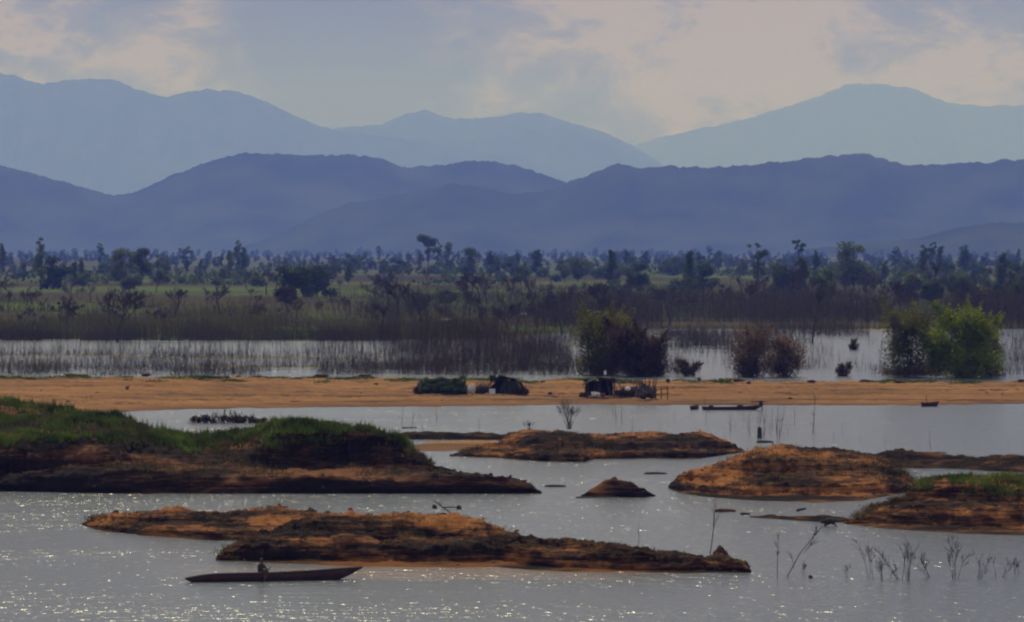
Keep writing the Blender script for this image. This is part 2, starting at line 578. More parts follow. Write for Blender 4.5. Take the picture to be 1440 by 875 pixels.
mountain('foothill', 6300, [(1120, 352), (1180, 345), (1220, 336), (1270, 338), (1310, 331), (1340, 321), (1390, 314), (1440, 313), (1560, 306), (1800, 330)], 3.0, seed=4.2)
mountain('hill', 8600, [(330, 352), (400, 326), (440, 305), (490, 286), (540, 279), (600, 264), (640, 258), (690, 265), (720, 272), (760, 270), (800, 257), (840, 241), (860, 231), (875, 229), (895, 237), (940, 234), (1020, 235), (1100, 228), (1170, 218), (1220, 217), (1250, 226), (1280, 234), (1310, 232), (1380, 228), (1440, 224), (1600, 214), (1900, 240)], seed=1.3)
mountain('hill', 10200, [(-500, 200), (-200, 214), (-60, 226), (0, 232), (40, 242), (100, 258), (150, 273), (175, 275), (195, 268), (240, 248), (290, 228), (330, 218), (350, 215), (420, 218), (520, 219), (545, 226), (565, 236), (620, 232), (660, 226), (690, 226), (720, 232), (760, 243), (800, 258), (900, 300)], seed=2.9)
mountain('mountain', 29500, [(-600, 140), (-200, 120), (-60, 92), (0, 102), (25, 107), (50, 118), (70, 117), (110, 112), (140, 111), (170, 115), (200, 128), (235, 138), (265, 128), (310, 126), (340, 130), (370, 142), (410, 160), (450, 178), (480, 186), (540, 192), (600, 199), (680, 212), (740, 226), (800, 246), (860, 290)], seed=6.1)
mountain('mountain', 33000, [(330, 230), (430, 186), (480, 180), (540, 174), (570, 161), (600, 154), (625, 165), (680, 168), (720, 160), (760, 158), (800, 172), (850, 186), (890, 205), (930, 230)], seed=8.7)
mountain('mountain', 31300, [(500, 240), (560, 213), (620, 200), (660, 197), (700, 192), (760, 181), (800, 184), (840, 194), (880, 212), (930, 240)], seed=3.3)
mountain('mountain', 43000, [(780, 250), (840, 222), (900, 201), (960, 186), (1040, 170), (1100, 152), (1150, 136), (1190, 119), (1240, 118), (1290, 126), (1330, 145), (1380, 149), (1440, 148), (1600, 150), (1900, 190)], seed=9.9)

# haze: one even box of air round everything
def build_haze():
    b = MB()
    b.box((0, 32200, 1348), (42000, 66000, 2706))
    m, n, o = mat_nodes('haze_air')
    v = n.nodes.new('ShaderNodeVolumePrincipled')
    v.inputs['Color'].default_value = (0.160, 0.246, 1.0, 1)
    v.inputs['Absorption Color'].default_value = (1, 1, 1, 1)
    v.inputs['Density'].default_value = 0.86e-4
    v.inputs['Anisotropy'].default_value = 0.0
    n.links.new(v.outputs[0], o.inputs['Volume'])
    tag(b.build('haze', m), kind='stuff')
build_haze()
#@@PART2
# ------------------------------------------------------------------ mud banks and sandbar
def smooth_interp(pts, xs):
    return np.interp(xs, [p[0] for p in pts], [p[1] for p in pts])

BANKS = {}
def bank(name, rows, mat, col_m=0.10, amp=1.0, edge=0.5, back=2.2, seed=0.0, sub=0.22, wob=1.0, label=None, backdrop=4.0):
    """rows: (slope, [(px, py), ...]) traced from the waterline up to the crest. Each row is carried back into
    the place at the slope given, so the bank has its real depth; noise adds the clods, ledges and slumps."""
    r0 = rows[0][1]
    x0, x1 = r0[0][0], r0[-1][0]
    Ymid = CAMZ / kslope(float(np.mean([p[1] for p in r0])))
    n = int((x1 - x0) / scale_at(Ymid) / col_m)
    pxs = np.linspace(x0, x1, n)
    K = np.vectorize(kslope)
    taper = np.clip(np.minimum((pxs - x0), (x1 - pxs)) / 14.0, 0, 1)
    layers = []
    py = smooth_interp(r0, pxs)
    Y = CAMZ / K(py)
    xw = (pxs - 720) / FPX * Y
    Y = Y + np.array([edge * fractal(x * 0.35, seed, 0.0, 0.7, 4) for x in xw])
    Z = np.zeros(n)
    layers.append((Y - 3.0, Z - 0.7))
    layers.append((Y.copy(), Z.copy()))
    for s_, pts in rows[1:]:
        py1 = smooth_interp(pts, pxs)
        py1 = py1 + wob * np.array([1.6 * fractal(x * 0.5, seed + 7.1 * len(layers), 0.0, 0.6, 4) for x in xw]) * taper
        k = K(np.minimum(py1, 900))
        s = s_ if not isinstance(s_, list) else np.interp(pxs, [a for a, _ in s_], [b for _, b in s_])
        Y0, Z0 = layers[-1]
        Y1 = (CAMZ - Z0 + s * Y0) / (k + s)
        Y1 = np.maximum(Y1, Y0 + 0.10)
        Z1 = CAMZ - k * Y1
        Z1 = np.maximum(Z1, 0.02 + 0.01 * len(layers))
        layers.append((Y1, Z1))
    Y0, Z0 = layers[-1]
    Zb = np.maximum(Z0, 0.05)
    layers.append((Y0 + 0.8 + back * Zb * 0.4, Zb * 0.72))
    layers.append((Y0 + 1.6 + back * Zb, Zb * 0.05))
    layers.append((Y0 + backdrop + back * Zb * 1.5, Zb * 0 - 0.7))
    YY, ZZ, TT = [], [], []
    for i in range(len(layers) - 1):
        (Ya, Za), (Yb, Zb_) = layers[i], layers[i + 1]
        d = np.hypot(Yb - Ya, Zb_ - Za)
        m = int(np.clip(np.percentile(d, 80) / sub, 2, 26)) if 0 < i < len(layers) - 3 else 4
        for t in np.linspace(0, 1, m, endpoint=False):
            YY.append(Ya + (Yb - Ya) * t); ZZ.append(Za + (Zb_ - Za) * t)
    YY.append(layers[-1][0]); ZZ.append(layers[-1][1])
    YY, ZZ = np.array(YY), np.array(ZZ)
    XX = ((pxs - 720) / FPX)[None, :] * YY / math.cos(TH) * 1.0
    h, w = XX.shape
    for i in range(h):
        for j in range(w):
            x, y, z = XX[i, j], YY[i, j], ZZ[i, j]
            q = min(1.0, max(0.0, z / 0.35)) * (0.35 + 0.65 * taper[j])
            if z < -0.02: continue
            f1 = fractal(x * 0.22, y * 0.16, seed, 0.7, 3)
            f2 = 1 - 2 * abs(noise.noise(Vector((x * 0.42, y * 0.5, z * 0.9 + seed))))
            f3 = noise.noise(Vector((x * 1.6, y * 1.6, z * 2.2 + seed)))
            f4 = noise.noise(Vector((x * 5.5, y * 3.0, z * 4.0 + seed)))
            zz = z + amp * q * (0.24 * f1 + 0.21 * f2 + 0.17 * f3 + 0.09 * f4)
            led = 0.32
            t = zz / led + 0.6 * noise.noise(Vector((x * 0.05, y * 0.05, seed)))
            fr = t - math.floor(t)
            zz += amp * q * led * 0.60 * (fr * fr * (3 - 2 * fr) - fr)        # water-cut ledges
            ZZ[i, j] = zz
            YY[i, j] += amp * q * (0.35 * noise.noise(Vector((x * 0.6, z * 1.4, seed + 5.0))) )
    me = grid_mesh(name, XX, YY, ZZ, smooth=True)
    o = obj(name, me, mat)
    tag(o, label=label, kind='structure')
    BANKS[name if name not in BANKS else name + str(len(BANKS))] = (XX, YY, ZZ)
    return XX, YY, ZZ

A = bank('bank', [
    (0, [(-110, 690), (0, 691), (60, 692), (150, 694), (762, 694.5)]),
    (1.3, [(-110, 682), (0, 678), (60, 674), (120, 665), (180, 662), (260, 665), (330, 668), (420, 673), (480, 676), (560, 677), (600, 674), (625, 670), (660, 672), (700, 674), (725, 677), (745, 685), (762, 694)]),
    (0.06, [(-110, 679), (0, 673), (60, 668), (120, 658), (180, 654), (260, 656), (330, 656), (420, 661), (480, 656), (560, 660), (590, 662), (625, 666), (660, 670), (700, 673), (725, 676.5), (745, 684.8), (762, 693.8)]),
    ([(-110, 2), (60, 2), (120, 1.2), (190, .5), (260, .25), (330, .25), (370, .7), (400, 1.8), (560, 1.8), (600, 1.0), (625, .06), (762, .06)],
     [(-110, 640), (0, 640), (60, 637), (100, 632), (150, 633), (200, 636), (260, 634), (330, 628), (370, 622), (400, 611), (440, 608), (500, 612), (550, 622), (580, 636), (603, 657), (625, 665), (660, 669.5), (700, 672.6), (725, 676), (745, 684.6), (762, 693.6)]),
    ([(-110, .5), (120, .4), (300, .15), (762, .1)],
     [(-110, 612), (0, 616), (30, 622), (60, 622), (100, 614), (150, 616), (200, 625), (260, 626), (330, 622), (370, 614), (400, 606), (440, 603), (500, 607), (550, 619), (580, 634), (603, 656.5), (625, 664.8), (660, 669.2), (700, 672.3), (725, 675.7), (745, 684.4), (762, 693.4)]),
    ([(-110, .15), (200, .12), (360, .2), (380, .3), (762, .2)],
     [(-110, 556), (-40, 560), (0, 566), (40, 568), (70, 571), (100, 579), (130, 586), (165, 591), (185, 599), (210, 608), (250, 615), (290, 616), (330, 613), (360, 606), (380, 600), (420, 599), (460, 602), (500, 605), (540, 616), (570, 626), (590, 643), (603, 656), (625, 664.5), (660, 669), (700, 672), (725, 675.4), (745, 684.2), (762, 693.2)]),
], M['mud_dark'], amp=1.25, seed=1.0, back=1.8, col_m=0.11, label='large dark mud bank with two grassy mounds, at the left')

B1 = bank('bank', [
    (0, [(548, 618), (600, 618.5), (705, 619), (745, 618)]),
    (0.5, [(548, 617), (570, 611), (600, 610), (640, 611), (680, 612), (705, 613), (745, 617.5)]),
    (0.1, [(548, 616.6), (570, 608.5), (600, 607.5), (640, 609), (680, 610), (705, 611), (745, 617)]),
], M['mud_dark'], seed=2.0, amp=0.5, edge=0.8)
B2 = bank('bank', [
    (0, [(632, 642), (700, 644), (760, 649), (820, 650), (835, 646), (900, 645), (985, 645), (1010, 641), (1048, 636)]),
    (0.9, [(632, 641.5), (660, 639), (700, 640), (760, 641), (820, 641), (835, 640), (900, 639), (985, 639), (1010, 636), (1048, 635.6)]),
    (0.05, [(632, 641.2), (660, 635), (700, 632), (760, 633), (820, 634), (900, 633), (985, 632), (1010, 632), (1048, 635.3)]),
    (0.45, [(632, 641), (660, 633), (700, 628), (715, 618), (760, 618), (820, 622), (900, 622), (985, 620), (1010, 624), (1048, 635)]),
    (0.12, [(632, 640.8), (660, 632), (700, 627), (715, 612), (740, 607), (760, 606), (800, 611), (850, 614), (875, 612), (910, 609), (985, 609), (1000, 614), (1020, 623), (1048, 634.8)]),
], M['mud'], seed=3.0, amp=0.9, edge=0.9)
SP = bank('bank', [
    (0, [(560, 633), (600, 635), (640, 634), (700, 636)]),
    (0.02, [(560, 632), (600, 628), (650, 625), (700, 626)]),
    (0.01, [(560, 631), (600, 622), (650, 619.5), (700, 620)]),
], M['sand'], seed=3.6, amp=0.25, edge=1.2, back=1.0)
Dk = bank('bank', [
    (0, [(1120, 663), (1200, 662), (1280, 658), (1350, 660), (1440, 665), (1560, 668)]),
    (0.25, [(1120, 655), (1200, 652), (1280, 650), (1350, 652), (1440, 656), (1560, 660)]),
    (0.35, [(1120, 640), (1180, 635), (1240, 638), (1270, 634), (1300, 635), (1340, 641), (1380, 644), (1440, 644), (1560, 646)]),
], M['mud_dark'], seed=5.0, amp=0.8, edge=0.8)
C = bank('bank', [
    (0, [(940, 687), (960, 694), (1000, 700), (1060, 704), (1150, 707), (1215, 704), (1250, 697), (1285, 692), (1300, 690)]),
    (0.035, [(940, 686.5), (960, 691), (1000, 695), (1060, 696), (1150, 697), (1240, 694), (1285, 690), (1300, 689)]),
    (0.9, [(940, 685.5), (960, 684), (1000, 688), (1060, 682), (1100, 680), (1150, 684), (1240, 682), (1285, 685), (1300, 688)]),
    (0.10, [(940, 685), (950, 680), (1000, 677), (1060, 672), (1100, 668), (1150, 664), (1200, 664), (1240, 668), (1270, 675), (1300, 687)]),
    (0.7, [(940, 684.5), (950, 677), (975, 668), (1030, 653), (1060, 648), (1100, 650), (1150, 655), (1200, 658), (1250, 661), (1270, 670), (1300, 686)]),
    (0.13, [(940, 684), (950, 675), (975, 664), (1000, 655), (1030, 644), (1060, 637), (1090, 632), (1150, 631), (1180, 630), (1200, 636), (1225, 645), (1250, 653), (1268, 664), (1285, 677), (1300, 685)]),
], M['mud'], seed=4.0, amp=1.1, edge=0.6)
E = bank('bank', [
    (0, [(1188, 737), (1240, 743), (1300, 747), (1360, 751), (1440, 753), (1560, 756)]),
    (0.03, [(1188, 736.5), (1240, 737), (1300, 738), (1440, 741), (1560, 744)]),
    (1.0, [(1188, 736), (1205, 730), (1220, 726), (1250, 716), (1300, 713), (1360, 715), (1440, 717), (1560, 720)]),
    (0.06, [(1188, 735.6), (1205, 727), (1220, 719), (1250, 713), (1290, 706), (1360, 706), (1440, 709), (1560, 712)]),
    (0.9, [(1188, 735.2), (1205, 726), (1220, 718), (1245, 711), (1270, 700), (1290, 688), (1320, 685), (1380, 686), (1440, 690), (1560, 693)]),
    (0.10, [(1188, 735), (1205, 725), (1220, 717), (1245, 710), (1260, 706), (1285, 690), (1300, 679), (1320, 675), (1360, 673), (1400, 672), (1440, 673), (1560, 676)]),
], M['mud'], seed=6.0, amp=1.1, edge=0.5, label='brown mud bank with a grassy top, at the right edge')
F1 = bank('bank', [
    (0, [(114, 738), (140, 746), (200, 753), (300, 760), (420, 762), (600, 763)]),
    (0.9, [(114, 737.5), (140, 741), (200, 743), (300, 746), (420, 748), (600, 750)]),
    (0.07, [(114, 737.2), (140, 734), (200, 735), (300, 737), (420, 738), (600, 742)]),
    (0.5, [(114, 737), (135, 730), (170, 729), (230, 723), (300, 727), (380, 722), (430, 724), (600, 740)]),
    (0.14, [(114, 736.8), (130, 729), (150, 727), (190, 723), (230, 718), (260, 719), (290, 723), (330, 719), (380, 716), (420, 717), (450, 723), (500, 732), (600, 739)]),
], M['mud'], seed=7.0, amp=1.0, edge=0.4, col_m=0.08, sub=0.18)
F2 = bank('bank', [
    (0, [(303, 789), (340, 790), (420, 793), (480, 796), (600, 798), (700, 798), (740, 801), (800, 804), (900, 805), (1000, 806), (1057, 806)]),
    (0.03, [(303, 788), (400, 789), (600, 791), (700, 790), (750, 795), (800, 800), (900, 802), (960, 803), (1057, 805.6)]),
    (1.1, [(303, 787), (320, 778), (340, 771), (400, 763), (480, 766), (560, 771), (640, 773), (690, 771), (720, 777), (760, 780), (840, 784), (900, 787), (960, 788), (1000, 787), (1045, 796), (1057, 805.3)]),
    (0.08, [(303, 786.6), (320, 774), (350, 762), (400, 753), (480, 753), (560, 756), (640, 759), (690, 763), (720, 768), (800, 773), (900, 780), (960, 784), (1000, 785), (1045, 795), (1057, 805)]),
    (0.6, [(303, 786.3), (320, 773), (350, 760), (380, 752), (420, 743), (470, 735), (560, 733), (640, 737), (680, 744), (720, 758), (760, 764), (850, 773), (900, 778), (960, 783), (1000, 784), (1045, 794.6), (1057, 804.8)]),
    (0.13, [(303, 786), (320, 772), (350, 758), (380, 749), (420, 739), (470, 729), (520, 725), (580, 723), (640, 727), (680, 739), (720, 754), (760, 758), (800, 761), (850, 769), (900, 775), (960, 781), (990, 782), (1010, 780), (1030, 788), (1045, 794.3), (1057, 804.5)]),
], M['mud'], seed=8.0, amp=1.15, edge=0.4, col_m=0.08, sub=0.18, label='long orange mud bank nearest the camera, behind the boat')
G = bank('bank', [
    (0, [(817, 698), (860, 699.5), (900, 700), (922, 698)]),
    (1.1, [(817, 697.6), (835, 690), (850, 682), (862, 679), (885, 682), (905, 690), (922, 697.6)]),
    (0.4, [(817, 697.3), (835, 687.5), (850, 677.5), (862, 674.5), (882, 677.5), (905, 687.5), (922, 697.3)]),
], M['mud_dark'], seed=9.0, amp=0.7, edge=0.3, back=1.4, label='small dark pointed mud mound standing alone in mid water')
I1 = bank('bank', [
    (0, [(1055, 728), (1100, 731), (1150, 734), (1210, 736)]),
    (0.3, [(1055, 727), (1080, 724.5), (1120, 727), (1160, 727), (1210, 734)]),
    (0.05, [(1055, 726.8), (1080, 723.6), (1120, 725.5), (1160, 725), (1210, 733)]),
], M['mud_dark'], seed=10.0, amp=0.35, edge=0.6, back=1.0)
# low wet flats in the back water
for i, (x0, x1, y) in enumerate([(-60, 190, 500), (150, 560, 504), (250, 480, 517), (520, 800, 512), (1130, 1320, 466.5), (-60, 120, 513)]):
    bank('mudflat', [
        (0, [(x0, y), ((x0 + x1) / 2, y + 1.0), (x1, y)]),
        (0.05, [(x0, y - .2), (x0 + 20, y - 2.0), (x1 - 20, y - 2.0), (x1, y - .2)]),
        (0.01, [(x0, y - .4), (x0 + 20, y - 3.4), (x1 - 20, y - 3.4), (x1, y - .4)]),
    ], M['mud_wet'], seed=20.0 + i, amp=0.3, edge=3.0, col_m=0.7, sub=1.0, back=1.0, wob=0.6)

S = bank('sandbar', [
    (0, [(-420, 598), (-100, 588), (150, 580), (250, 576), (350, 574), (450, 573), (700, 571), (800, 569), (1000, 570), (1300, 570), (1500, 567), (1900, 566)]),
    (0.03, [(-420, 590), (0, 577), (250, 571), (450, 570), (700, 568), (1000, 567), (1300, 567), (1900, 563)]),
    (0.010, [(-420, 560), (0, 556), (450, 553), (1000, 553), (1900, 552)]),
    (0.006, [(-420, 533), (0, 532), (200, 531.5), (400, 533), (600, 534), (760, 535), (900, 536.5), (1100, 538), (1440, 538), (1900, 538)]),
], M['sand'], seed=11.0, amp=0.8, edge=2.5, col_m=0.45, sub=0.9, back=3.0, wob=0.4, backdrop=10)

# ------------------------------------------------------------------ grass and clods lying on the banks (uncountable)
def blades(name, pts, hmin, hmax, mat, per=5, width=0.05, spread=0.25, lean=0.35, label=None):
    pts = np.asarray(pts, float)
    n = len(pts) * per
    P = np.repeat(pts, per, 0) + np.c_[rng.normal(0, spread, n), rng.normal(0, spread, n), np.zeros(n)]
    H = rng.uniform(hmin, hmax, n) * np.repeat(rng.uniform(0.6, 1.2, len(pts)), per)
    a = rng.uniform(0, 2 * np.pi, n)
    l = rng.normal(0, lean, n)
    la = rng.uniform(0, 2 * np.pi, n)
    w = width * rng.uniform(0.6, 1.4, n)
    dx, dy = np.cos(a) * w, np.sin(a) * w
    V = np.empty((n, 3, 3))
    V[:, 0] = P - np.c_[dx, dy, np.full(n, 0.05)]
    V[:, 1] = P + np.c_[dx, dy, np.full(n, -0.05)]
    V[:, 2] = P + np.c_[np.cos(la) * l * H, np.sin(la) * l * H, H]
    F = np.arange(n * 3).reshape(-1, 3)
    o = obj(name, new_mesh(name, V.reshape(-1, 3), F), mat)
    return tag(o, kind='stuff', label=label)

def pick(grid, n, cond):
    XX, YY, ZZ = grid
    h, w = XX.shape
    out_ = []
    tries = 0
    while len(out_) < n and tries < n * 60:
        tries += 1
        i, j = random.randrange(2, h - 3), random.randrange(1, w - 2)
        x, y, z = XX[i, j], YY[i, j], ZZ[i, j]
        if z < 0.06: continue
        dy = YY[i + 1, j] - YY[i - 1, j]
        dz = ZZ[i + 1, j] - ZZ[i - 1, j]
        s = abs(dz) / max(abs(dy), 0.02)
        px = x / y * FPX + 720
        q = noise.fractal(Vector((x * 0.12, y * 0.12, 2.0)), 0.8, 2, 3)
        if cond(px, y, z, s, q):
            u, v = random.random(), random.random()
            out_.append((x + (XX[i, j + 1] - x) * u, y + (YY[i + 1, j] - y) * v, z - 0.03))
    return out_

gl = pick(A, 16000, lambda px, y, z, s, q: px < 330 and z > 3.3 - px * 0.0022 and y > 317.3 and q + (z - 3.0) * 0.35 > -0.45 and s < 1.8)
blades('grass', [p for p in gl if noise.fractal(Vector((p[0] * .22, p[1] * .35, 9.0)), .8, 2, 3) > .02], 0.12, 0.55, M['grass'], per=5, width=0.07)
blades('grass', [p for p in gl if noise.fractal(Vector((p[0] * .22, p[1] * .35, 9.0)), .8, 2, 3) < .12][::3], 0.08, 0.30, M['grass_dry'], per=4, width=0.05)
gm = pick(A, 6000, lambda px, y, z, s, q: 330 < px < 585 and z > 3.0 - max(0, px - 520) * .02 and s < 2.5 and q + (z - 3.9) > -0.4)
blades('grass', [p for p in gm if noise.fractal(Vector((p[0] * .25, p[1] * .4, 5.0)), .8, 2, 3) + (p[2] - 4.2) * .5 > -.15], 0.12, 0.55, M['grass'], per=5, width=0.06)
blades('grass', gl[::16] + gm[::16], 0.4, 0.9, M['grass'], per=6, width=0.05, spread=.18)
gd = pick(A, 3500, lambda px, y, z, s, q: 150 < px < 620 and z > 0.5 and q > -0.05 and s < 1.0)
blades('grass', gd, 0.1, 0.4, M['grass_dry'], per=4, width=0.05)
ge = pick(E, 2600, lambda px, y, z, s, q: px > 1295 and z > 2.0 and s < 0.9 and q + (px - 1330) * .004 > -0.2)
blades('grass', ge, 0.12, 0.4, M['grass'], per=5, width=0.05)
for g_, nn in ((B2, 1500), (C, 2600), (E, 1500), (F1, 700), (F2, 900), (Dk, 1000)):
    pts = pick(g_, nn, lambda px, y, z, s, q: z > 0.35 and q > 0.0 and s < 1.1)
    blades('grass', pts, 0.05, 0.20, M['grass_dry'], per=4, width=0.035, spread=0.35)
gs = pick(S, 9000, lambda px, y, z, s, q: y > 543 and (px < 560 or q > 0.0) and q + (y - 561) * 0.035 > 0.0)
blades('grass', gs, 0.12, 0.45, M['grass'], per=4, width=0.08, spread=0.5)

def clods(name, grid, n, rmin, rmax, cond):
    pts = pick(grid, n, cond)
    b = MB()
    for i, p in enumerate(pts):
        r = random.uniform(rmin, rmax) * random.choice((0.6, 0.8, 1.0, 1.5))
        b.blob((p[0], p[1], p[2] + r * 0.2), (r * random.uniform(.8, 1.7), r, r * random.uniform(.5, .9)), i, 6, 4, 0.35)
    return tag(b.build(name, M['clod']), kind='stuff')
for g_, nn in ((A, 200), (B2, 70), (C, 110), (E, 100), (F1, 80), (F2, 140)):
    clods('rubble', g_, nn * 4, 0.035, 0.11, lambda px, y, z, s, q: s < 2.5)
clods('rubble', S, 46, 0.10, 0.22, lambda px, y, z, s, q: q > 0.05)
#@@PART3
# ------------------------------------------------------------------ trees, bushes, dead stems
def leaf_cloud(clumps, n, size, squash=0.7, shell=0.55):
    """many leaf-sized quads spread through a crown made of clumps (x, y, z, radius)"""
    c = np.array(clumps, float)
    wgt = c[:, 3] ** 2
    k = rng.choice(len(c), n, p=wgt / wgt.sum())
    d = rng.normal(size=(n, 3)); d /= np.linalg.norm(d, axis=1)[:, None]
    r = c[k, 3] * np.clip(rng.uniform(0, 1, n) ** shell + rng.normal(0, 0.15, n), 0, 1.5)
    P = c[k, :3] + d * r[:, None] * np.array([1, 1, squash])
    a = rng.normal(size=(n, 3)); a /= np.linalg.norm(a, axis=1)[:, None]
    b = np.cross(a, rng.normal(size=(n, 3))); b /= np.linalg.norm(b, axis=1)[:, None]
    s = size * rng.uniform(0.5, 1.3, n)[:, None]
    V = np.stack([P - a * s, P - b * s * 0.5, P + a * s, P + b * s * 0.5], 1)
    return V.reshape(-1, 3), np.arange(n * 4).reshape(-1, 4)

def make_trunk(h, r, limbs, clumps, bend=0.06, low=0.35):
    b = MB()
    p0 = Vector((0, 0, -0.3)); pts = []; rad = []
    bx, by = random.uniform(-bend, bend) * h, random.uniform(-bend, bend) * h
    for i in range(6):
        t = i / 5
        pts.append(Vector((bx * math.sin(t * 2.4) , by * t, -0.3 + (h * 0.86) * t)))
        rad.append(r * (1 - 0.8 * t) * (1.25 if i == 0 else 1))
    b.tube(pts, rad, 6)
    for c in random.sample(clumps, min(limbs, len(clumps))):
        t = random.uniform(low, 0.8)
        s = pts[int(t * 5)].lerp(pts[min(5, int(t * 5) + 1)], t * 5 - int(t * 5))
        e_ = Vector(c[:3])
        m_ = s.lerp(e_, 0.5) + Vector((0, 0, -0.04 * h))
        b.tube([s, m_, e_], [r * 0.45, r * 0.3, r * 0.1], 4)
    return b

def crown_clumps(kind, h, w):
    """clump centres for a crown of width w on a tree h tall"""
    out_ = []
    u = random.uniform
    if kind == 'round':
        for i in range(17):
            a, q = u(0, 6.28), math.sqrt(u(0, 1))
            z = u(0.20, 0.88)
            k = math.sin(math.pi * min(1, max(0.05, (z - 0.05) / 0.92))) ** 0.6
            out_.append((math.cos(a) * q * w * .36 * k, math.sin(a) * q * w * .36 * k, z * h, min(w, h) * u(.15, .25)))
    elif kind == 'tall':
        for i in range(13):
            a, q = u(0, 6.28), u(0, 1)
            z = 0.16 + 0.77 * i / 12
            k = 1.0 - 0.55 * abs(z - 0.55) / 0.45
            out_.append((math.cos(a) * q * w * .32 * k, math.sin(a) * q * w * .32 * k, z * h, w * u(.22, .34) * k))
    elif kind == 'top':          # bare pole below, a few tufts on top
        for i in range(11):
            a, q = u(0, 6.28), u(0, 1)
            z = u(0.70, 0.97)
            out_.append((math.cos(a) * q * w * .42, math.sin(a) * q * w * .42, z * h, w * u(.09, .19)))
        for i in range(9):
            a = u(0, 6.28); z = u(0.25, 0.75)
            out_.append((math.cos(a) * w * .18, math.sin(a) * w * .18, z * h, w * u(.09, .19)))
    elif kind == 'wide':
        for i in range(18):
            a, q = u(0, 6.28), math.sqrt(u(0, 1))
            z = u(0.10, 0.86) * (1 - 0.35 * q)
            out_.append((math.cos(a) * q * w * .42, math.sin(a) * q * w * .3, z * h, min(w, h) * u(.16, .25)))
    elif kind == 'lean':         # a hooked top over a bare trunk
        for i in range(6):
            out_.append((w * (-.45 + .15 * i) * u(.7, 1), u(-.1, .1) * w, h * (0.90 + u(-.06, .05)), w * u(.15, .24)))
        for i in range(5):
            out_.append((w * u(-.05, .3), u(-.15, .15) * w, h * u(.5, .8), w * u(.12, .2)))
    return out_

PROTO = {}
def tree(name, kind, px, base, top, wpx, mat, label, group=None, n=700, cat='tree', leaf=None, z0=0.5):
    g = ground(px, base, z0)
    sc = scale_at(g.y)
    h = (base - top) / sc
    w = wpx / sc
    root = empty(name, g, random.uniform(0, 6.28) if kind not in ('lean', 'wide') else 0)
    cl = crown_clumps(kind, h, w)
    make_trunk(h, max(0.16, 0.018 * h), 6, cl).build('trunk', M['bark'], root)
    V, F = leaf_cloud(cl, n, leaf if leaf else max(0.30, 0.042 * w))
    obj('crown', new_mesh('crown', V, F), mat, root)
    return tag(root, label, cat, group)

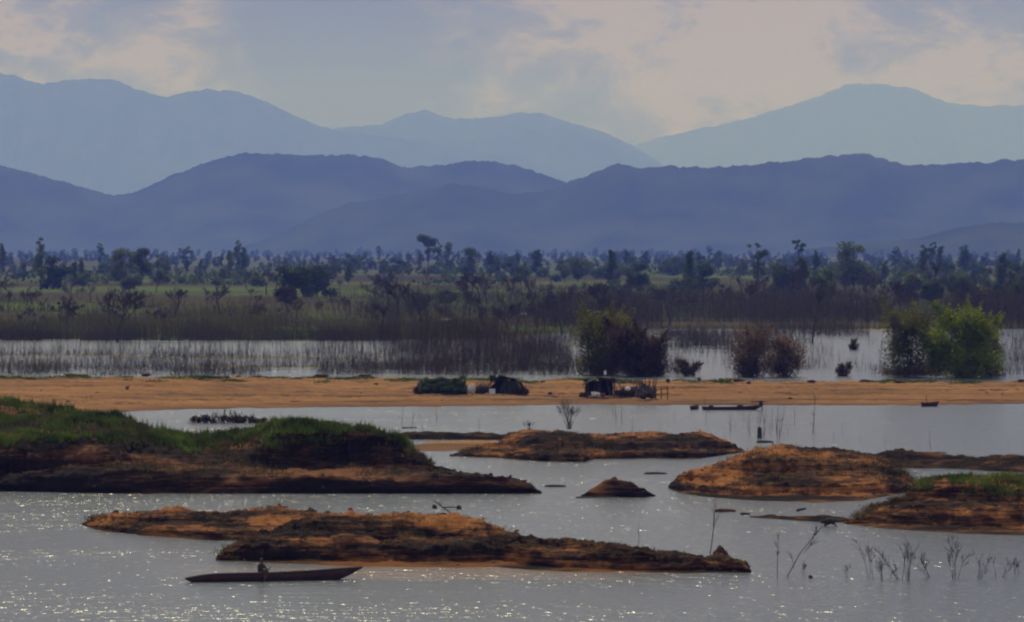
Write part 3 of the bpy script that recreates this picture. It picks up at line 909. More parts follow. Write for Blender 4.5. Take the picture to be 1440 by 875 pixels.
LP, LD, LF, LB = M['leaf_pale'], M['leaf_dark'], M['leaf'], M['leaf_bright']
GP = 'trees of the plain'
T = [  # kind, px, base, top, width, material, label
    ('tall', 57, 408, 331, 26, LF, 'tall narrow dark tree rising above the others at the far left of the plain'),
    ('wide', 76, 407, 354, 48, LD, 'broad dark tree beside the tall narrow tree at the far left'),
    ('round', 172, 402, 344, 44, LP, 'hazy pale green tree, the left one of a pair at the left of the plain'),
    ('round', 198, 398, 346, 40, LF, 'hazy grey green tree, the right one of a pair at the left of the plain'),
    ('top', 262, 378, 347, 24, LF, 'thin small topped tree poking above the treeline left of the slim dark tree'),
    ('tall', 283, 388, 364, 14, LD, 'slim dark tree standing alone right of a thin flat topped tree'),
    ('tall', 322, 392, 351, 20, LP, 'slim pale green tree left of a darker taller tree'),
    ('tall', 342, 386, 347, 24, LD, 'dark upright tree beside a slim pale green tree'),
    ('wide', 415, 420, 354, 56, LD, 'big dark spreading tree, left half of the large dark clump'),
    ('wide', 446, 418, 366, 62, LD, 'big dark low tree, right half of the large dark clump'),
    ('round', 402, 432, 402, 36, M['leaf_dusk'], 'brown grey bushy tree below the large dark clump'),
    ('round', 497, 382, 356, 46, LF, 'rounded green tree standing behind the yellow green field'),
    ('wide', 556, 382, 360, 52, LD, 'low wide dark tree left of the tree with the hooked top'),
    ('top', 533, 378, 345, 9, LD, 'very thin tree with one small tuft on top like a flag'),
    ('lean', 601, 386, 331, 30, LF, 'tall tree with a crown hooked over to one side above a bare trunk'),
    ('top', 616, 385, 341, 22, LF, 'tall small crowned tree touching the tree with the hooked top'),
    ('round', 630, 384, 338, 24, LP, 'bluish hazy tree just right of the two tall small crowned trees'),
    ('round', 660, 392, 347, 34, LF, 'round topped green tree in the middle of the treeline'),
    ('tall', 690, 390, 352, 22, LD, 'narrow dark tree right of the round topped middle tree'),
    ('tall', 754, 390, 351, 26, LD, 'pointed dark green tree standing alone right of the middle'),
    ('top', 727, 384, 356, 14, LF, 'small narrow tree left of the pointed dark green tree'),
    ('round', 812, 396, 358, 40, LF, 'dusky green tree behind the olive bush'),
    ('round', 792, 392, 366, 24, LD, 'small dark tree left of the dusky green tree'),
    ('tall', 882, 380, 352, 20, LD, 'small dark tree at the treeline left of the round dark tree'),
    ('tall', 908, 382, 352, 18, LD, 'slim dark tree at the treeline just above the round dark tree'),
    ('round', 899, 410, 369, 42, LD, 'round dark tree standing on a green field right of the middle'),
    ('wide', 948, 388, 356, 46, LD, 'wide dark tree on the treeline above two trees on a field'),
    ('round', 993, 408, 368, 46, LD, 'dark spreading tree, the taller of two on a pale green field'),
    ('round', 973, 408, 381, 34, LD, 'short dark tree, the lower of two on a pale green field'),
    ('tall', 1011, 380, 352, 20, LF, 'small tree on the treeline left of a tall ragged tree'),
    ('top', 1066, 408, 341, 30, LF, 'tall ragged tree with small tufts, first of two tall ragged trees on the right'),
    ('top', 1124, 400, 335, 24, LD, 'tall ragged tree with a heavy tilted top, tallest on the right'),
    ('tall', 1146, 394, 350, 16, LD, 'slim dark tree right of the tallest ragged tree'),
    ('wide', 1104, 416, 364, 60, LD, 'broad dark tree under the two tall ragged trees'),
    ('round', 1200, 408, 339, 62, LP, 'big hazy rounded tree, the largest crown on the right'),
    ('tall', 1298, 398, 343, 26, LF, 'ragged upright green tree right of the big hazy rounded tree'),
    ('tall', 1322, 388, 345, 24, LF, 'upright green tree between a ragged tree and a dense blocky tree'),
    ('tall', 1357, 386, 344, 28, LD, 'dense dark blocky tree near the right end of the treeline'),
    ('round', 1384, 378, 360, 15, LD, 'tiny round tree right of the dense blocky tree'),
    ('tall', 1410, 404, 355, 32, LF, 'loose grey green tree, last tall tree at the right'),
    ('round', 1276, 428, 398, 42, LD, 'low bluish dark tree, leftmost of the dark row on the right'),
    ('round', 1313, 430, 397, 50, LD, 'low bluish dark tree, second of the dark row on the right'),
    ('round', 1358, 424, 388, 44, LD, 'low dark tree, third of the dark row on the right'),
    ('wide', 1402, 432, 397, 62, LD, 'wide low dark tree, fourth of the dark row on the right'),
    ('round', 1438, 444, 388, 44, LD, 'dark tree cut by the right edge of the picture'),
    ('round', 120, 404, 382, 34, LP, 'low pale green bushy tree right of the far left dark trees'),
    ('round', 228, 402, 378, 30, LP, 'low pale green bushy tree right of the hazy pair'),
    ('round', 362, 406, 382, 28, LP, 'small yellow green tree left of the large dark clump'),
    ('wide', 628, 428, 404, 34, LF, 'low dark green bush like tree left of the cattle'),
]
for i, (k, px, b, t, w, m, lab) in enumerate(T):
    tree('plain_tree', k, px, b, t, w, m, lab, GP, n=2600)

# the far treeline: small trees one can still tell apart, from copies of six kinds
protos = []
for i, (k, hh, ww, m) in enumerate([('round', 14, 13, LD), ('tall', 17, 8, LF), ('wide', 11, 18, LD), ('top', 18, 8, LF), ('round', 12, 12, LF), ('wide', 13, 22, LD)]):
    root = empty('distant_tree', (0, 0, 0))
    cl = crown_clumps(k, hh, ww)
    make_trunk(hh, 0.3, 5, cl).build('trunk', M['bark'], root)
    V, F = leaf_cloud(cl, 480, 0.9)
    obj('crown', new_mesh('crown', V, F), m, root)
    tag(root, 'small distant tree among many in the blue treeline below the hills', 'tree', 'small trees of the far treeline')
    protos.append(root)
spots = []
for i in range(96):
    px = random.gauss(random.choice((60, 190, 330, 520, 660, 900, 960, 1120, 1290, 1400)), 45)
    d = random.choice((random.uniform(2500, 3400), random.uniform(3400, 5200)))
    if 430 < px < 600 and d < 2700: d += 800
    spots.append((px, d))
for i, (px, d) in enumerate(spots):
    o = protos[i] if i < len(protos) else copy_tree(protos[i % len(protos)])
    s = random.uniform(0.65, 1.25)
    o.location = ((px - 720) / FPX * d, d, 0.4)
    o.rotation_euler = (0, 0, random.uniform(0, 6.28))
    o.scale = (s, s, s * random.uniform(.8, 1.2))

mids_ = []
for i, (k, hh, ww, m) in enumerate([('round', 13, 12, LF), ('tall', 16, 8, LF), ('wide', 10, 16, LD), ('round', 11, 9, LP), ('tall', 13, 8, LP), ('wide', 8, 13, LF)]):
    root = empty('scattered_tree', (0, 0, 0))
    cl = crown_clumps(k, hh, ww)
    make_trunk(hh, 0.25, 5, cl).build('trunk', M['bark'], root)
    V, F = leaf_cloud(cl, 1300, 0.55)
    obj('crown', new_mesh('crown', V, F), m, root)
    tag(root, 'dusky tree scattered on the middle of the plain in front of the treeline', 'tree', 'scattered trees of the middle plain')
    mids_.append(root)
for i in range(70):
    px = random.uniform(830, 1460) if i < 40 else random.uniform(-10, 830)
    d = random.uniform(1450, 2500) if i < 40 else random.uniform(1800, 2700)
    o = mids_[i] if i < 6 else copy_tree(mids_[i % 6])
    s = random.uniform(.55, 1.1)
    o.location = ((px - 720) / FPX * d, d, 0.4); o.rotation_euler = (0, 0, random.uniform(0, 6.28)); o.scale = (s, s, s * random.uniform(.85, 1.2))

def far_wood(name, d0, d1, n, px0, px1, h0, h1, mat, leaf=1.6, gaps=0.0, label=None):
    cl = []
    while len(cl) < n:
        d = random.uniform(d0, d1); px = random.uniform(px0, px1)
        x = (px - 720) / FPX * d
        if noise.noise(Vector((x * 0.006, d * 0.003, 4.0))) < gaps: continue
        h = random.uniform(h0, h1) * (0.8 + 0.5 * noise.noise(Vector((x * 0.012, d * 0.01, 1.0))))
        for z in (0.25, 0.55, 0.85):
            cl.append((x + random.uniform(-2, 2), d + random.uniform(-2, 2), h * z, h * random.uniform(0.20, 0.36)))
    V, F = leaf_cloud(cl, len(cl) * 26, leaf, 0.9)
    o = obj(name, new_mesh(name, V, F), mat)
    return tag(o, label, kind='stuff')
far_wood('far_forest', 8200, 10500, 1500, -200, 1640, 10, 20, LD, 3.0, -0.35)
far_wood('far_forest', 5600, 7000, 1100, -200, 1640, 8, 15, LD, 2.0, -0.2)
far_wood('far_forest', 3900, 4700, 1000, -200, 1640, 6, 13, LD, 1.4, -0.12)
far_wood('far_forest', 2300, 2900, 330, 820, 1640, 4, 10, LF, 0.9, 0.0)
far_wood('far_forest', 2400, 3100, 420, -200, 640, 3, 9, LF, 0.9, -0.02)
far_wood('far_forest', 1900, 2300, 200, 90, 360, 3, 8, LP, 0.7, 0.0)
far_wood('far_forest', 1700, 2300, 360, 600, 1500, 3, 9, LF, 0.7, 0.0)
far_wood('far_forest', 2700, 3100, 420, 560, 1640, 4, 9, LF, 1.1, 0.05)
far_wood('far_forest', 2900, 3600, 620, -200, 1640, 3, 9, LF, 1.0, -0.05)
far_wood('scrub', 1500, 2200, 420, 600, 1640, 2.0, 5, LF, 0.8, 0.05)
far_wood('scrub', 1150, 1500, 260, 780, 1640, 2.0, 5.5, M['leaf_dusk'], 0.6, 0.0)
far_wood('scrub', 1500, 2300, 170, -200, 600, 1.5, 4, LF, 0.8, 0.1)
far_wood('scrub', 1050, 1400, 160, -200, 640, 1.5, 3.6, M['leaf_dusk'], 0.5, 0.12)

# leafless trees and dead stems
def grow(b, p, d, length, r, depth, spread=0.5, up=0.12, nseg=3, minr=0.012):
    pts = [p.copy()]; rad = [r]
    for i in range(nseg):
        d = (d + Vector((random.gauss(0, .10), random.gauss(0, .10), up * random.uniform(0, 1)))).normalized()
        p = p + d * (length / nseg)
        pts.append(p.copy()); rad.append(max(minr, r * (1 - 0.6 * (i + 1) / nseg)))
    b.tube(pts, rad, 3 if depth < 2 else 4, cap=False)
    if depth <= 0: return
    for i in range(random.choice((3, 4))):
        t = random.uniform(0.35, 1.0)
        k = min(nseg - 1, int(t * nseg)); q = pts[k].lerp(pts[k + 1], t * nseg - k)
        a = Vector((random.gauss(0, 1), random.gauss(0, 1), random.gauss(0.15, .5))).normalized()
        grow(b, q, (d + a * spread * 1.6).normalized(), length * random.uniform(.5, .72), max(minr, rad[k] * .6), depth - 1, spread, up, nseg, minr)

def bare_proto(name, h, depth, lean=0.0, spread=0.5, minr=0.03, r=0.16, trunk_frac=0.42):
    root = empty(name)
    tr = MB(); cr_ = MB()
    top = Vector((lean * h * trunk_frac, 0, h * trunk_frac))
    tr.tube([(0, 0, -0.6), (lean * h * .12, 0, h * trunk_frac * .5), top], [r * 1.15, r * .9, r * .75], 5)
    tr.build('trunk', M['bark'], root)
    for i in range(5):
        a = Vector((random.gauss(0, .7), random.gauss(0, .7), 1)).normalized()
        grow(cr_, top - Vector((0, 0, random.uniform(0, .25) * h * trunk_frac)), a, h * 0.30, r * .55, depth, spread, 0.1, 3, minr)
    cr_.build('branches', M['twig'], root)
    return root

def place(root, px, base, hpx, proto_h, label, cat, group=None, first=False, z0=0.35, wide=1.0, rz=None):
    o = root if first else copy_tree(root)
    g = ground(px, base, z0)
    s = hpx / scale_at(g.y) / proto_h
    o.location = g
    o.rotation_euler = (0, 0, random.uniform(0, 6.28) if rz is None else rz)
    o.scale = (s * wide, s * wide, s)
    return tag(o, label, cat, group)

bare = [bare_proto('bare_tree', 8.5, 3, random.uniform(-.3, .3), 0.45, 0.035) for _ in range(6)]
GB = 'leafless trees between the fields and the flooded shallows'
named_bare = [
    (150, 480, 80, 0.5, 'dark leafless tree with a leaning bent trunk, left one of two by the far water'),
    (164, 480, 84, 1.2, 'dark leafless tree with a rounded twig crown, right of two by the far water'),
    (93, 478, 60, .6, 'thin leafless tree left of the two dark leafless trees by the far water'),
    (246, 448, 50, 1.2, 'purplish bare tree above the olive reeds at the left'),
    (309, 444, 54, 1.0, 'grey bare tree with a straight trunk left of the large dark clump'),
    (404, 450, 44, .9, 'bare tree standing under the large dark clump of trees'),
    (488, 452, 38, .9, 'short bare tree right of the large dark clump of trees'),
    (560, 455, 70, 1.2, 'spreading bare tree left of the pale cattle'),
    (1142, 482, 84, .8, 'tall dark bare tree at the edge of the open far water'),
    (1258, 530, 105, .35, 'tall dark bare stem rising from the left side of the olive bush on the right'),
]
used = 0
for px, b_, h_, wd, lab in named_bare:
    place(bare[used % 6], px, b_, h_, 8.2, lab, 'tree', GB, first=used < 6, wide=wd, z0=0.2)
    used += 1
for i in range(150):
    if i >= 110: px, base = random.uniform(-20, 1460), random.uniform(402, 428)
    elif i < 26: px, base = random.uniform(-20, 480), random.uniform(425, 470)
    elif i < 66: px, base = random.uniform(520, 860), random.uniform(420, 478)
    else: px, base = random.uniform(840, 1450), random.uniform(420, 463)
    hpx = random.uniform(28, 62) * (0.6 if i < 26 else 0.62 if i >= 110 else 1.0)
    g = place(bare[i % 6], px, base, hpx, 8.2, 'grey leafless tree in the dusky belt of bare trees behind the flooded shallows', 'tree', GB, wide=random.uniform(.8, 1.3))

# standing dead stems in the shallows
def stem_proto(h, lean, twigs):
    root = MB()
    p = Vector((0, 0, -0.5)); d = Vector((lean, 0, 1)).normalized()
    pts = [p]; rad = [0.055]
    for i in range(4):
        d = (d + Vector((random.gauss(0, .05), random.gauss(0, .05), 0))).normalized()
        p = p + d * (h + .5) / 4
        pts.append(p); rad.append(0.055 * (1 - .18 * (i + 1)))
    root.tube(pts, rad, 4)
    for i in range(twigs):
        k = random.randint(1, 3)
        q = pts[k].lerp(pts[k + 1], random.random())
        a = Vector((random.gauss(0, 1), random.gauss(0, 1), random.uniform(.4, 1.6))).normalized()
        grow(root, q, a, h * random.uniform(.15, .34), 0.03, 1 if random.random() < .5 else 0, .4, .1, 2, 0.014)
    return root.build('dead_sapling', M['wood'])
stems = [stem_proto(random.uniform(2.6, 4.2), random.uniform(-.18, .18), random.randint(1, 6)) for _ in range(9)]
GS = 'dead stems standing in the flooded shallows behind the sandbar'
for i in range(290):
    o = stems[i] if i < len(stems) else stems[i % len(stems)].copy()
    if i >= len(stems): COL.objects.link(o)
    if i < 170: px, base = random.uniform(-10, 540), random.uniform(489, 526)
    elif i < 240: px, base = random.uniform(520, 830), random.uniform(484, 528)
    else: px, base = random.uniform(930, 1440), random.uniform(468, 522)
    g = ground(px, base, 0)
    if i >= 240 and 1140 < px < 1235: g = ground(px - 100, 474, 0)
    o.location = g
    s = random.uniform(.45, 1.15)
    o.scale = (s, s, s * random.uniform(.8, 1.2))
    o.rotation_euler = (0, 0, random.uniform(0, 6.28))
    tag(o, 'dead stem standing in the flooded shallows behind the sandbar', 'dead stem', GS)

# tangled brush that nobody could count
def brush(name, n, where, hmin, hmax, mat, width=0.05, twigs=5, lean=0.16, label=None, fan=0.5):
    P = []
    while len(P) < n:
        q = where()
        if q is not None: P.append(q)
    P = np.array(P, float)
    H = rng.uniform(hmin, hmax, n) * P[:, 3]
    P = P[:, :3]
    D = np.c_[rng.normal(0, lean, n), rng.normal(0, lean, n), np.ones(n)]
    T_ = P + D * H[:, None]
    a = rng.uniform(0, np.pi, n); w = width * rng.uniform(.6, 1.4, n)
    S = np.c_[np.cos(a) * w, np.sin(a) * w, np.zeros(n)]
    tri = [np.stack([P - S, P + S, T_], 1)]
    for k in range(twigs):
        t = rng.uniform(.25, .95, n)[:, None]
        q = P + D * H[:, None] * t
        l = (H * rng.uniform(.12, .34, n))[:, None]
        d = np.c_[rng.normal(0, fan, n), rng.normal(0, fan, n), rng.uniform(.2, 1.0, n)] * l
        s2 = S * 0.7
        tri.append(np.stack([q - s2, q + s2, q + d], 1))
    V = np.concatenate(tri).reshape(-1, 3)
    o = obj(name, new_mesh(name, V, np.arange(len(V)).reshape(-1, 3)), mat)
    return tag(o, label, kind='stuff')

def band(px0, px1, b0, b1, gap=-1.0, freq=0.05, hf=None, z0=0.2):
    def f():
        px = random.uniform(px0, px1); base = random.uniform(b0, b1)
        g = ground(px, base, z0)
        if noise.noise(Vector((g.x * freq, g.y * freq * .6, 7.0))) < gap: return None
        e_ = min(1.0, (px - px0) / 90.0, (px1 - px) / 90.0) if px0 > 0 else 1.0
        if random.random() > 0.15 + e_: return None
        k = (0.55 + 0.45 * e_) * (1 + 0.40 * noise.noise(Vector((g.x * 0.11, g.y * 0.05, 2.0))) + 0.35 * noise.noise(Vector((g.x * 0.035, g.y * 0.03, 5.0))))
        if hf: k *= hf(px)
        return (g.x, g.y, g.z, k)
    return f
brush('reeds', 11000, band(-120, 700, 460, 478, -0.35), 1.2, 4.4, M['reed'], .05, 3, .14)
brush('reeds', 6500, band(-120, 700, 444, 464, 0.0), 1.2, 3.4, M['reed'], .06, 2, .08)
brush('thicket', 9000, band(-120, 560, 474, 480, -0.1, .1), 1.2, 3.6, M['thicket'], .04, 4)
brush('thicket', 4200, band(430, 960, 470, 502, 0.08, .09, lambda p: 0.5 + 0.5 * math.exp(-((p - 660) / 140) ** 2)), 2.0, 6.5, M['thicket_red'], .025, 6, .18)
brush('thicket', 4200, band(500, 830, 494, 528, 0.0, .09, lambda p: 0.3 + 0.7 * math.exp(-((p - 690) / 55) ** 2)), 2.0, 7.5, M['thicket_red'], .022, 6, .22)
brush('thicket', 12000, band(700, 1560, 440, 463, -0.2, .03), 2.5, 8.5, M['thicket'], .045, 6, .2)
brush('thicket', 8000, band(440, 1560, 418, 450, -0.05, .03), 2.5, 8.0, M['thicket'], .06, 6, .2)
brush('thicket', 3000, band(-120, 480, 424, 446, 0.12, .03), 1.5, 5.0, M['reed'], .06, 5, .2)
brush('thicket', 6500, band(-120, 800, 515, 529, -0.05, .1), 0.6, 2.6, M['thicket'], .03, 4, .3)
brush('dead_stems', 2600, band(-120, 640, 484, 526, -0.3, .05), 1.2, 3.6, M['wood'], .03, 1, .10, None, .3)
brush('dead_stems', 2600, band(500, 960, 474, 526, -0.25, .06), 1.6, 5.0, M['wood'], .03, 1, .10, None, .3)
brush('dead_stems', 1300, band(860, 1180, 466, 522, -0.1, .05), 1.0, 3.6, M['wood'], .03, 1, .12, None, .3)
brush('thicket', 1600, band(-120, 560, 497, 508, 0.1, .1), 0.5, 2.2, M['thicket'], .03, 4, .3)
brush('thicket', 1500, band(930, 1030, 468, 490, 0.0, .1), 1.0, 3.5, M['thicket'], .04, 4, .25)
brush('thicket', 2600, band(900, 1480, 464, 474, 0.0, .05), 0.8, 3.6, M['thicket'], .035, 5, .22)
brush('thicket', 1500, band(940, 1160, 474, 500, 0.08, .1), 0.8, 3.2, M['thicket_red'], .03, 5, .25)
brush('thicket', 900, band(1020, 1160, 505, 529, 0.0, .12), 0.8, 3.0, M['thicket_red'], .025, 5, .25)
brush('thicket', 1500, band(780, 985, 516, 529, -0.2, .12), 1.0, 4.6, M['thicket_red'], .025, 6, .3)
brush('thicket', 800, band(1225, 1430, 518, 530, -0.1, .12), 0.8, 3.0, M['leaf_dusk'], .03, 6, .35)
brush('thicket', 700, band(1385, 1480, 480, 528, 0.05, .12), 0.8, 3.4, M['thicket'], .03, 5, .2)
brush('dead_stems', 520, band(1120, 1480, 466, 526, 0.1, .05), 0.8, 3.2, M['wood'], .028, 2, .14, None, .3)
brush('thicket', 1800, band(1240, 1330, 520, 529, -0.5, .1), 0.4, 1.2, M['leaf_dusk'], .04, 4, .4)

# the big bushes standing behind the sandbar
def bush(px, base, top, wpx, mat, label, n=5000, leaf=0.2, stems_n=9, depth_k=0.8, shape=1.0, name='bush', dense=34, low=0.03):
    g = ground(px, base, 0.0)
    sc = scale_at(g.y); h = (base - top) / sc; w = wpx / sc
    root = empty(name, g)
    cl = []
    for i in range(dense):
        a, q = random.uniform(0, 6.28), math.sqrt(random.uniform(0, 1))
        z = random.uniform(low, .90)
        k = (0.62 + 0.45 * math.sin(min(1.0, z * 1.25) * math.pi * .62)) * (1 if z < .7 else .8) * shape
        cl.append((math.cos(a) * q * w * .40 * k, math.sin(a) * q * w * .36 * k, z * h, min(w * .30, h * .24) * random.uniform(.6, 1.15)))
    for i in range(9):                               # the close growth at the heart of the bush
        cl.append((random.uniform(-.2, .2) * w, random.uniform(-.1, .2) * w, h * (.12 + .07 * i), min(w, h) * .22))
    b = MB()
    for i in range(stems_n):
        c = Vector(random.choice(cl)[:3])
        b.tube([(c.x * .25, c.y * .25, -.5), (c.x * .5, c.y * .5, c.z * .5), c + Vector((0, 0, .3))], [.10, .07, .02], 4)
    b.build('stem', M['bark'], root)
    V, F = leaf_cloud(cl, int(n * 2.6), leaf, 0.95, 0.5)
    sp = []
    for i in range(60):                              # long shoots that break the outline
        c = random.choice(cl)
        if c[2] < h * .45: continue
        dd = Vector((c[0], c[1] , h * random.uniform(.25, .6))).normalized()
        for q in range(5):
            p = Vector(c[:3]) + dd * (c[3] * (.8 + .22 * q))
            sp.append((p.x, p.y, p.z, c[3] * (.24 - .03 * q)))
    V2, F2_ = leaf_cloud(sp, int(n * .35), leaf * .8, 1.0)
    F = np.concatenate([F, F2_ + len(V)]); V = np.concatenate([V, V2])
    V[:, 2] = np.maximum(V[:, 2], 0.02)
    obj('crown', new_mesh('crown', V, F), mat, root)
    return tag(root, label, 'bush', 'big bushes behind the sandbar')
bush(843, 527, 440, 82, M['leaf_olive'], 'tall olive green bush left of the dark bush in the middle', 3600, .22)
bush(893, 529, 460, 100, M['leaf_dusk'], 'wide dark brown bush right of the tall olive bush', 8000, .2)
bush(1058, 530, 459, 66, M['leaf_brown'], 'rusty brown bush in the water, left one of the brown pair', 3000, .18)
bush(1104, 530, 474, 62, M['leaf_brown'], 'rusty brown bush in the water, right one of the brown pair', 2400, .18)
bush(1278, 530, 440, 84, M['leaf_olive'], 'thin olive bush left of the bright green bush', 3600, .2)
bush(1354, 531, 440, 112, M['leaf_bright'], 'bright green rounded bush, largest on the right', 9000, .22, shape=1.15, dense=24)
bush(1186, 529, 511, 26, M['leaf_dusk'], 'small dark bush in open water right of the brown pair', 700, .14)
bush(1201, 492, 477, 16, M['leaf_dusk'], 'tiny dark bush out in the far open water', 400, .16)
bush(1392, 529, 478, 44, M['leaf_olive'], 'low loose olive bush at the foot of the bright green bush', 1800, .18)
bush(966, 529, 505, 50, M['leaf_dusk'], 'low sparse grey bush right of the wide dark bush', 900, .15)
#@@PART4
# ------------------------------------------------------------------ boats
M['hull'] = simple('hull_paint', [(0.3, (0.026, 0.011, 0.011)), (0.7, (0.068, 0.028, 0.026))], 2.0, 0.6)
M['hull_in'] = simple('hull_inside', [(0.3, (0.035, 0.022, 0.016)), (0.7, (0.085, 0.055, 0.038))], 2.0, 0.8)
M['dark_cloth'] = simple('dark_cloth', [(0.3, (0.014, 0.016, 0.022)), (0.7, (0.040, 0.042, 0.052))], 2.0, 0.9)
M['green_tarp'] = simple('green_tarp', [(0.3, (0.006, 0.013, 0.008)), (0.7, (0.016, 0.030, 0.018))], 0.8, 1.0, 0.05)
M['black_tarp'] = simple('black_tarp', [(0.3, (0.006, 0.007, 0.009)), (0.7, (0.016, 0.018, 0.023))], 0.8, 1.0, 0.05)
M['sack'] = simple('sack', [(0.3, (0.42, 0.38, 0.32)), (0.7, (0.66, 0.62, 0.55))], 3.0, 0.9, 0.03)
M['white'] = simple('white_plastic', [(0.3, (0.70, 0.70, 0.68)), (0.7, (0.82, 0.82, 0.80))], 2.0, 0.6)
M['purple'] = simple('purple_plastic', [(0.3, (0.07, 0.045, 0.085)), (0.7, (0.12, 0.08, 0.14))], 2.0, 0.5)
M['red'] = simple('red_plastic', [(0.3, (0.16, 0.03, 0.025)), (0.7, (0.24, 0.05, 0.04))], 2.0, 0.5)
M['net'] = simple('net', [(0.3, (0.04, 0.032, 0.028)), (0.7, (0.13, 0.10, 0.078))], 5.0, 0.95, 0.05)
M['rust'] = simple('rust_wood', [(0.3, (0.08, 0.035, 0.022)), (0.7, (0.17, 0.075, 0.045))], 2.0, 0.9)
M['skin'] = simple('skin', [(0.3, (0.10, 0.055, 0.036)), (0.7, (0.14, 0.075, 0.05))], 4.0, 0.6)
M['hair'] = simple('hair', [(0.3, (0.010, 0.009, 0.008)), (0.7, (0.022, 0.018, 0.016))], 8.0, 0.6)
M['shirt'] = simple('shirt', [(0.3, (0.028, 0.022, 0.026)), (0.7, (0.05, 0.04, 0.045))], 4.0, 0.9)
M['cow'] = simple('cow_hide', [(0.3, (0.62, 0.58, 0.52)), (0.7, (0.78, 0.75, 0.70))], 2.0, 0.8)
M['cow_dark'] = simple('cow_dark', [(0.3, (0.05, 0.04, 0.035)), (0.7, (0.10, 0.08, 0.07))], 2.0, 0.8)

def canoe(length, beam, free, rise_a, rise_b, name, loc, yaw, label, group=None, thwarts=5):
    """slender wooden boat: bow at -x, raked stern at +x"""
    root = empty(name, loc, yaw)
    n, m = 40, 9
    b = MB(); rail = [[], []]
    for i in range(n + 1):
        t = i / n; x = (t - .5) * length
        wd = beam / 2 * (max(0.0, math.sin(math.pi * (0.06 + 0.9 * t))) ** 0.6) * (1 - 0.25 * t)
        if i in (0, n): wd = 0.03
        top = free + rise_a * max(0, (0.22 - t) / 0.22) ** 2 + rise_b * max(0, (t - 0.45) / 0.55) ** 1.4
        keel = -0.16 + (0.16 + free * .35) * max(0, (0.08 - t) / 0.08) ** 1.3 + (top + 0.12) * max(0, (t - 0.82) / 0.18) ** 1.25
        keel = min(keel, top - 0.06)
        for j in range(m):
            s = -1 + 2 * j / (m - 1)
            k = abs(s)
            y = math.copysign(wd * min(1, (k ** 0.55)), s) if k > 0 else 0
            z = keel + (top - keel) * (k ** 2.2)
            b.v.append(Vector((x, y, z)))
        rail[0].append(Vector((x, -wd, top))); rail[1].append(Vector((x, wd, top)))
    for i in range(n):
        for j in range(m - 1):
            a0 = i * m + j
            b.f.append((a0, a0 + m, a0 + m + 1, a0 + 1))
    me = b.mesh('hull', True)
    h = obj('hull', me, M['hull'], root)
    sol = h.modifiers.new('thickness', 'SOLIDIFY'); sol.thickness = 0.035; sol.offset = 1
    for r in rail:
        q = MB(); q.tube(r, 0.03, 5); q.build('gunwale', M['hull'], root)
    for i in range(thwarts):
        t = 0.18 + 0.64 * i / max(1, thwarts - 1)
        x = (t - .5) * length
        wd = beam / 2 * (math.sin(math.pi * (0.06 + 0.9 * t)) ** 0.6) * (1 - 0.25 * t)
        q = MB(); q.box((x, 0, free * 0.72), (0.22, wd * 1.8, 0.035)); q.build('thwart', M['hull_in'], root)
    return tag(root, label, 'boat', group)

p_l, p_r = ground(265, 818.5, 0), ground(505, 814.5, 0)
mid = (p_l + p_r) / 2; dv = p_r - p_l
yaw = math.atan2(dv.y, dv.x)
boat = canoe(10.5, 1.0, 0.43, -0.22, 0.28, 'long_canoe', mid, yaw, 'long dark wooden canoe with one person aboard, below the nearest mud bank')

# ------------------------------------------------------------------ people and animals: one continuous skinned body
def skin_body(name, joints, edges, root_i, mat, parent, sub=2):
    me = bpy.data.meshes.new(name)
    me.from_pydata([j[:3] for j in joints], edges, [])
    o = obj(name, me, mat, parent)
    md = o.modifiers.new('skin', 'SKIN')
    md.use_smooth_shade = True
    sv = me.skin_vertices[0].data
    for i, j in enumerate(joints):
        r = j[3]
        sv[i].radius = (r, r) if not isinstance(r, tuple) else r
        sv[i].use_root = (i == root_i)
    ss = o.modifiers.new('smooth', 'SUBSURF'); ss.levels = sub; ss.render_levels = sub
    return o

